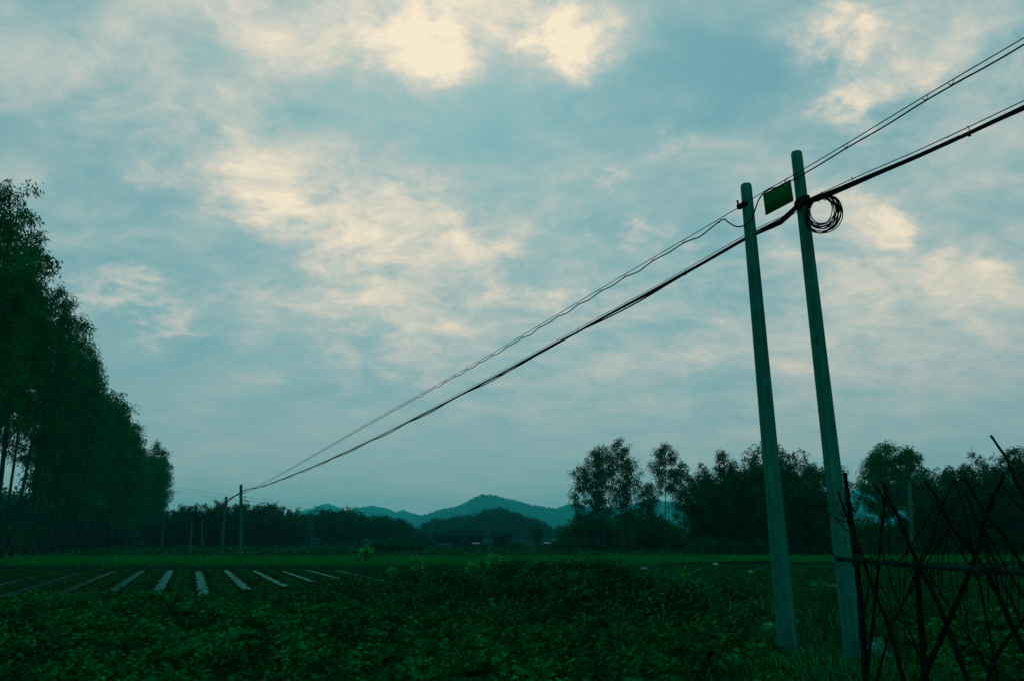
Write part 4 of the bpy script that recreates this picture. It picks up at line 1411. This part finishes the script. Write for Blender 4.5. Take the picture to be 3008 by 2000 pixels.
cane('post', [(2481, 1388), (2490, 1450), (2500, 1520), (2516, 1650), (2530, 1800), (2543, 1990)], .017, .032, .06)
cane('cane', [(2462, 1443), (2478, 1490), (2494, 1530), (2510, 1580), (2535, 1640), (2562, 1720), (2600, 1812), (2625, 1885), (2655, 2000)], .011, .019, .02)
cane('cane', [(2593, 1420), (2612, 1468), (2645, 1530), (2690, 1640), (2742, 1742), (2780, 1830), (2840, 1990)], .014, .024, -.06)
cane('cane', [(2947, 1398), (2897, 1510), (2862, 1640), (2825, 1735), (2782, 1832), (2722, 1965)], .013, .027, .05)
cane('cane', [(2910, 1278), (2955, 1344), (2988, 1420), (3030, 1500), (3100, 1640), (3160, 1800)], .009, .020, .0)
cane('cane', [(2832, 1402), (2898, 1510), (2950, 1572), (3010, 1672), (3080, 1800)], .009, .017, -.09)
cane('cane', [(2716, 1410), (2752, 1462), (2792, 1540), (2872, 1640), (2908, 1695), (2975, 1840), (3030, 1950)], .010, .024, .10)
cane('cane', [(2604, 1428), (2592, 1530), (2582, 1640), (2574, 1730), (2560, 1860)], .012, .014, .12)
cane('cane', [(2690, 1640), (2699, 1750), (2708, 1860), (2716, 1960)], .024, .030, .14)
cane('cane', [(2764, 1488), (2742, 1560), (2701, 1650), (2662, 1752), (2614, 1852), (2588, 1952), (2570, 2020)], .007, .012, -.03)
cane('cane', [(3040, 1790), (2968, 1865), (2922, 1938), (2898, 2010)], .014, .018, .04)
cane('cane', [(2806, 1402), (2782, 1450), (2756, 1512), (2738, 1590), (2705, 1655)], .006, .008, .03, down=False)
cane('cane', [(2950, 1430), (2985, 1475), (3040, 1520)], .006, .008, .06, down=False)
cane('cane', [(2945, 1395), (2912, 1470), (2890, 1530)], .006, .010, -.05, down=False)
cane('cane', [(2762, 1520), (2800, 1585), (2850, 1660), (2868, 1700)], .005, .008, .02, down=False)
cane('cane', [(2560, 1690), (2545, 1760), (2530, 1860)], .008, .012, -.02, down=False)
for i in range(9):
    q_ = np.random.default_rng(640 + i)
    x0 = q_.uniform(2560, 3000); y0 = q_.uniform(1400, 1640); sl = q_.uniform(-.7, .7)
    if abs(sl) < .25: sl += .4
    ln = q_.uniform(160, 420)
    cane('thin_cane', [(x0, y0), (x0 + sl * ln * .5 + q_.uniform(-8, 8), y0 + ln * .5), (x0 + sl * ln, y0 + ln)], .005, .009, q_.uniform(-.1, .14), down=bool(i % 2), k=6)
# wire bindings where canes cross the rail
for px in (2512, 2580, 2692, 2866, 2884):
    c = at(px, 1640 + (px - 2457) * .075, fd(px) - .0) - TB
    for k in range(3):
        pp = [c + Vector((.012 * (k - 1) + .02 * math.sin(a), .05 * math.cos(a), .045 * math.sin(a))) for a in np.linspace(0, 6.283, 13)]
        MB().tube(pp, .004, 5, cap=False).build('binding', M['vine'], TR)


# dry vines hanging in the canes: curly twigs that start on a cane
def vine(px, py, n, step, r_, off, hang=.3, seed=0, mat='vine'):
    q_ = np.random.default_rng(seed)
    p = at(px, py, fd(min(max(px, 2440), 3008)) + off)
    a = q_.uniform(0, 6.28); pts = [p]
    e = q_.uniform(-1, .8)
    for i in range(n):
        a += q_.normal(0, .5); e += q_.normal(0, .45) - hang * .12
        e = max(-1.5, min(.5, e)) if i > 2 else min(.8, e)
        p = p + Vector((math.cos(a) * math.cos(e), math.sin(a) * math.cos(e) * .35, math.sin(e))) * step
        pts.append(p)
    mb = MB().tube([x - TB for x in catmull(pts, 4)], np.linspace(r_, r_ * .35, (len(pts) - 1) * 4 + 1), 4, cap=False)
    for j in range(2, n, 2):
        b = pts[j]; pp = [b]
        aa = q_.uniform(0, 6.28); ee = q_.uniform(-1.2, .9)
        for i in range(3):
            aa += q_.normal(0, .5); ee += q_.normal(0, .5)
            pp.append(pp[-1] + Vector((math.cos(aa) * math.cos(ee), .3 * math.sin(aa), math.sin(ee))) * step * .7)
        mb.tube([x - TB for x in catmull(pp, 3)], np.linspace(r_ * .6, r_ * .2, 10), 3, cap=False)
    mb.build('vine', M[mat], TR, True)


SPOTS = [(2490, 1450), (2498, 1510), (2505, 1560), (2508, 1600), (2515, 1660), (2520, 1720), (2528, 1790), (2470, 1470), (2492, 1530), (2600, 1450), (2608, 1470), (2640, 1530), (2660, 1570), (2690, 1640), (2590, 1540), (2585, 1600),
         (2575, 1700), (2560, 1720), (2720, 1700), (2745, 1560), (2755, 1510), (2790, 1540), (2830, 1590), (2872, 1640), (2900, 1510), (2920, 1540), (2950, 1572), (2980, 1620), (2960, 1350), (2975, 1390), (2940, 1410), (2920, 1450),
         (2870, 1600), (2862, 1640), (2840, 1700), (2790, 1660), (2760, 1662), (2650, 1652), (2620, 1650), (2720, 1660), (2930, 1680), (2970, 1680), (2990, 1700), (2910, 1700), (2940, 1770), (2700, 1440), (2740, 1460), (2800, 1420), (2850, 1430), (2600, 1810), (2625, 1880), (2780, 1830)]
SPOTS = SPOTS + [(x + 17 * math.sin(i * 2.1), y + 23 * math.cos(i * 1.3)) for i, (x, y) in enumerate(SPOTS) if i % 3 == 0]
for i, (x, y) in enumerate(SPOTS):
    q_ = np.random.default_rng(900 + i)
    vine(x, y, int(q_.integers(6, 13)), q_.uniform(.035, .075), q_.uniform(.0025, .006), q_.uniform(-.06, .12), hang=q_.uniform(-.2, .8), seed=300 + i, mat='cane' if i % 3 else 'vine')
for i in range(16):      # upright dead stalks tied along the rail
    x = [2755, 2768, 2790, 2835, 2640, 2660, 2735, 2900, 2925, 2955, 2975, 2995, 2615, 2560, 2745, 2810][i]
    q_ = np.random.default_rng(500 + i)
    y0 = 1655 + (x - 2600) * .07
    cane('stalk', [(x + q_.uniform(-14, 14), y0 - q_.uniform(60, 150)), (x, y0), (x + q_.uniform(-10, 14), y0 + q_.uniform(50, 130))], .003, .005, .03, down=False, nodes=False, k=5)

# ------------------------------------------------------------------ stones, litter
def stone(px, py, d, s, label, z=0.0, seed=1):
    p = at(px, py, d)
    zz = tz(p.x, p.y)
    t = MB().lump((0, 0, 0), s, seed, .10, 3).build('stone', M['stone'], None, True, (p.x, p.y, max(zz + s[2] * .7, p.z) if z == 0 else z))
    tag(t, label, 'stone')
    return t


a_ = stone(2247, 1852, 12.3, (.075, .075, .062), 'lower rounded pale stone by the pole foot, half under another', seed=2)
g0 = foot(2258, 12.35)
stone(2259, 1838, 12.35, (.105, .08, .050), 'flat-topped pale stone resting on the darker clod by the pole foot', seed=3)
clod = MB().lump((0, 0, 0), (.09, .09, .11), 8, .12, 2).build('earth_clod', M['soil'], None, True, (foot(2268, 12.42).x, 12.42, tz(foot(2268, 12.42).x, 12.42) + .03))
tag(clod, 'dark earth clod carrying the flat-topped stone', 'clod')


def litter(px, py, w, h, label, seed):
    p = ground_at(px, py)
    p.z = tz(p.x, p.y)
    o = MB().lump((0, 0, 0), (w, w * .6, h), seed, .28, 2).build('litter', M['litter'], None, False, p + Vector((0, 0, h * .9)))
    tag(o, label, 'litter')


litter(1895, 1677, .16, .10, 'white crumpled plastic bag on the wet line before the rice', 11)
litter(2206, 1684, .10, .09, 'small upright white scrap below the pale bund edge', 12)
litter(2052, 1675, .18, .05, 'flat white film scrap beside the palm-like sapling', 13)
litter(2103, 1664, .22, .10, 'crumpled pale sheet at the end of the pale bund edge', 14)
litter(1803, 1679, .16, .07, 'bluish plastic scrap at the mound end of the wet line', 15)
hp = ground_at(2232, 1694)
H_ = thing('bent_stick', Vector((hp.x, hp.y, tz(hp.x, hp.y))), 'pale bent stick arching over the low field bank', 'stick')
MB().tube(catmull([(-.45, 0, -.03), (-.25, 0, .18), (.1, 0, .33), (.35, 0, .2), (.5, .02, .0)], 8), .018, 6).build('rod', M['wall_pale'], H_, True)

# ------------------------------------------------------------------ farmhouse and sheds
def house(px0, px1, d, yb, ye, yr, label, wall, roof, openings=(), name='farmhouse', depth=6):
    a, b = foot(px0, d), foot(px1, d)
    w = b.x - a.x
    ze, zr = height_at(ye, d), height_at(yr, d)
    t = thing(name, Vector(((a.x + b.x) / 2, d, tz(a.x, d))), label, 'house')
    # front wall built round its openings
    xs = sorted(openings)
    cur = -w / 2
    wl = MB()
    for (x0, x1, z0, z1, kind_) in xs:
        wl.box(((cur + x0) / 2, 0, ze / 2), (x0 - cur, .25, ze))
        if z0 > .05: wl.box(((x0 + x1) / 2, 0, z0 / 2), (x1 - x0, .25, z0))
        if z1 < ze - .05: wl.box(((x0 + x1) / 2, 0, (z1 + ze) / 2), (x1 - x0, .25, ze - z1))
        cur = x1
    wl.box(((cur + w / 2) / 2, 0, ze / 2), (w / 2 - cur, .25, ze))
    wl.box((0, depth, ze / 2), (w, .25, ze))
    for s in (-1, 1): wl.box((s * (w / 2 - .127), depth / 2, ze / 2), (.25, depth - .26, ze))
    wl.build('wall', M[wall], t)
    for (x0, x1, z0, z1, kind_) in xs:
        MB().box(((x0 + x1) / 2, .08, (z0 + z1) / 2), (x1 - x0 - .01, .04, z1 - z0 - .01)).build(kind_, M['void'], t)
    o = .5
    rf = MB().add([(-w / 2 - o, -o, ze - .12), (w / 2 + o, -o, ze - .12), (w / 2 + o, depth / 2, zr), (-w / 2 - o, depth / 2, zr), (-w / 2 - o, depth + o, ze - .12), (w / 2 + o, depth + o, ze - .12)]
                  + [(-w / 2 - o, -o, ze + .03), (w / 2 + o, -o, ze + .03), (w / 2 + o, depth / 2, zr + .15), (-w / 2 - o, depth / 2, zr + .15), (-w / 2 - o, depth + o, ze + .03), (w / 2 + o, depth + o, ze + .03)],
                  [(3, 2, 1, 0), (5, 2, 3, 4), (6, 7, 8, 9), (9, 8, 11, 10), (0, 1, 7, 6), (4, 10, 11, 5), (1, 2, 8, 7), (2, 5, 11, 8), (0, 6, 9, 3), (3, 9, 10, 4)])
    r_ = rf.build('roof', M[roof], t)
    MB().box((0, depth / 2, zr + .2), (w + 2 * o - .05, .25, .12)).build('ridge', M[roof], r_)
    return t


house(1322, 1418, 150, 0, 1574, 1561, 'long low dark farmhouse with an open doorway by the transformer pole', 'wall_dark', 'roof', [(-2.2, -1.4, .9, 1.7, 'window'), (.6, 1.4, 0, 1.75, 'door'), (1.9, 2.6, 0, 1.8, 'door')])
house(1276, 1326, 158, 0, 1578, 1568, 'small dark lean wing at the bush end of the farmhouse', 'wall_dark', 'roof', [(-.6, .1, .7, 1.4, 'window')], 'farm_wing', 4)
house(1448, 1500, 162, 0, 1577, 1567, 'low dark outbuilding past the transformer pole', 'wall_dark', 'roof', [(-.5, .3, 0, 1.6, 'door')], 'outbuilding', 4)


def shed(px0, px1, d, y0, y1, label, mat, name):
    a, b = at(px0, y1, d), at(px1, y1, d)
    z0, z1 = height_at(y0, d), height_at(y1, d)
    w = b.x - a.x
    t = thing(name, Vector(((a.x + b.x) / 2, d, tz(a.x, d))), label, 'shed')
    MB().box((0, 1.2, z0 / 2), (w * .94, 2.2, z0)).build('wall', M['wall_dark'] if mat == 'sheet' else M[mat], t)
    MB().box((0, .9, (z0 + z1) / 2), (w, 2.8, max(.06, abs(z1 - z0)))).build('roof', M[mat], t)
    return t


shed(1280, 1323, 128, 1604, 1595, 'pale low shed wall before the farmhouse', 'wall_pale', 'pale_shed')
shed(1386, 1408, 125, 1597, 1593, 'small shed with a bright pale roof sheet beside the transformer pole', 'sheet', 'sheet_shed')
shed(1598, 1621, 135, 1596, 1592, 'small pale-roofed shed beyond the single upright tree', 'sheet', 'sheet_shed')

# ------------------------------------------------------------------ haze
hz = bpy.data.materials.new('haze')
hz.use_nodes = True
t = hz.node_tree
t.nodes.clear()
pv = t.nodes.new('ShaderNodeVolumePrincipled')
pv.inputs['Color'].default_value = (.05, .82, .88, 1)
pv.inputs['Density'].default_value = 0.00024
pv.inputs['Anisotropy'].default_value = 0.2
oo = t.nodes.new('ShaderNodeOutputMaterial')
t.links.new(pv.outputs[0], oo.inputs['Volume'])
hb = MB().box((0, 2310, 107), (7200, 4800, 226)).build('haze', hz)
tag(hb, 'thin evening haze over the fields and hills', kind='stuff')
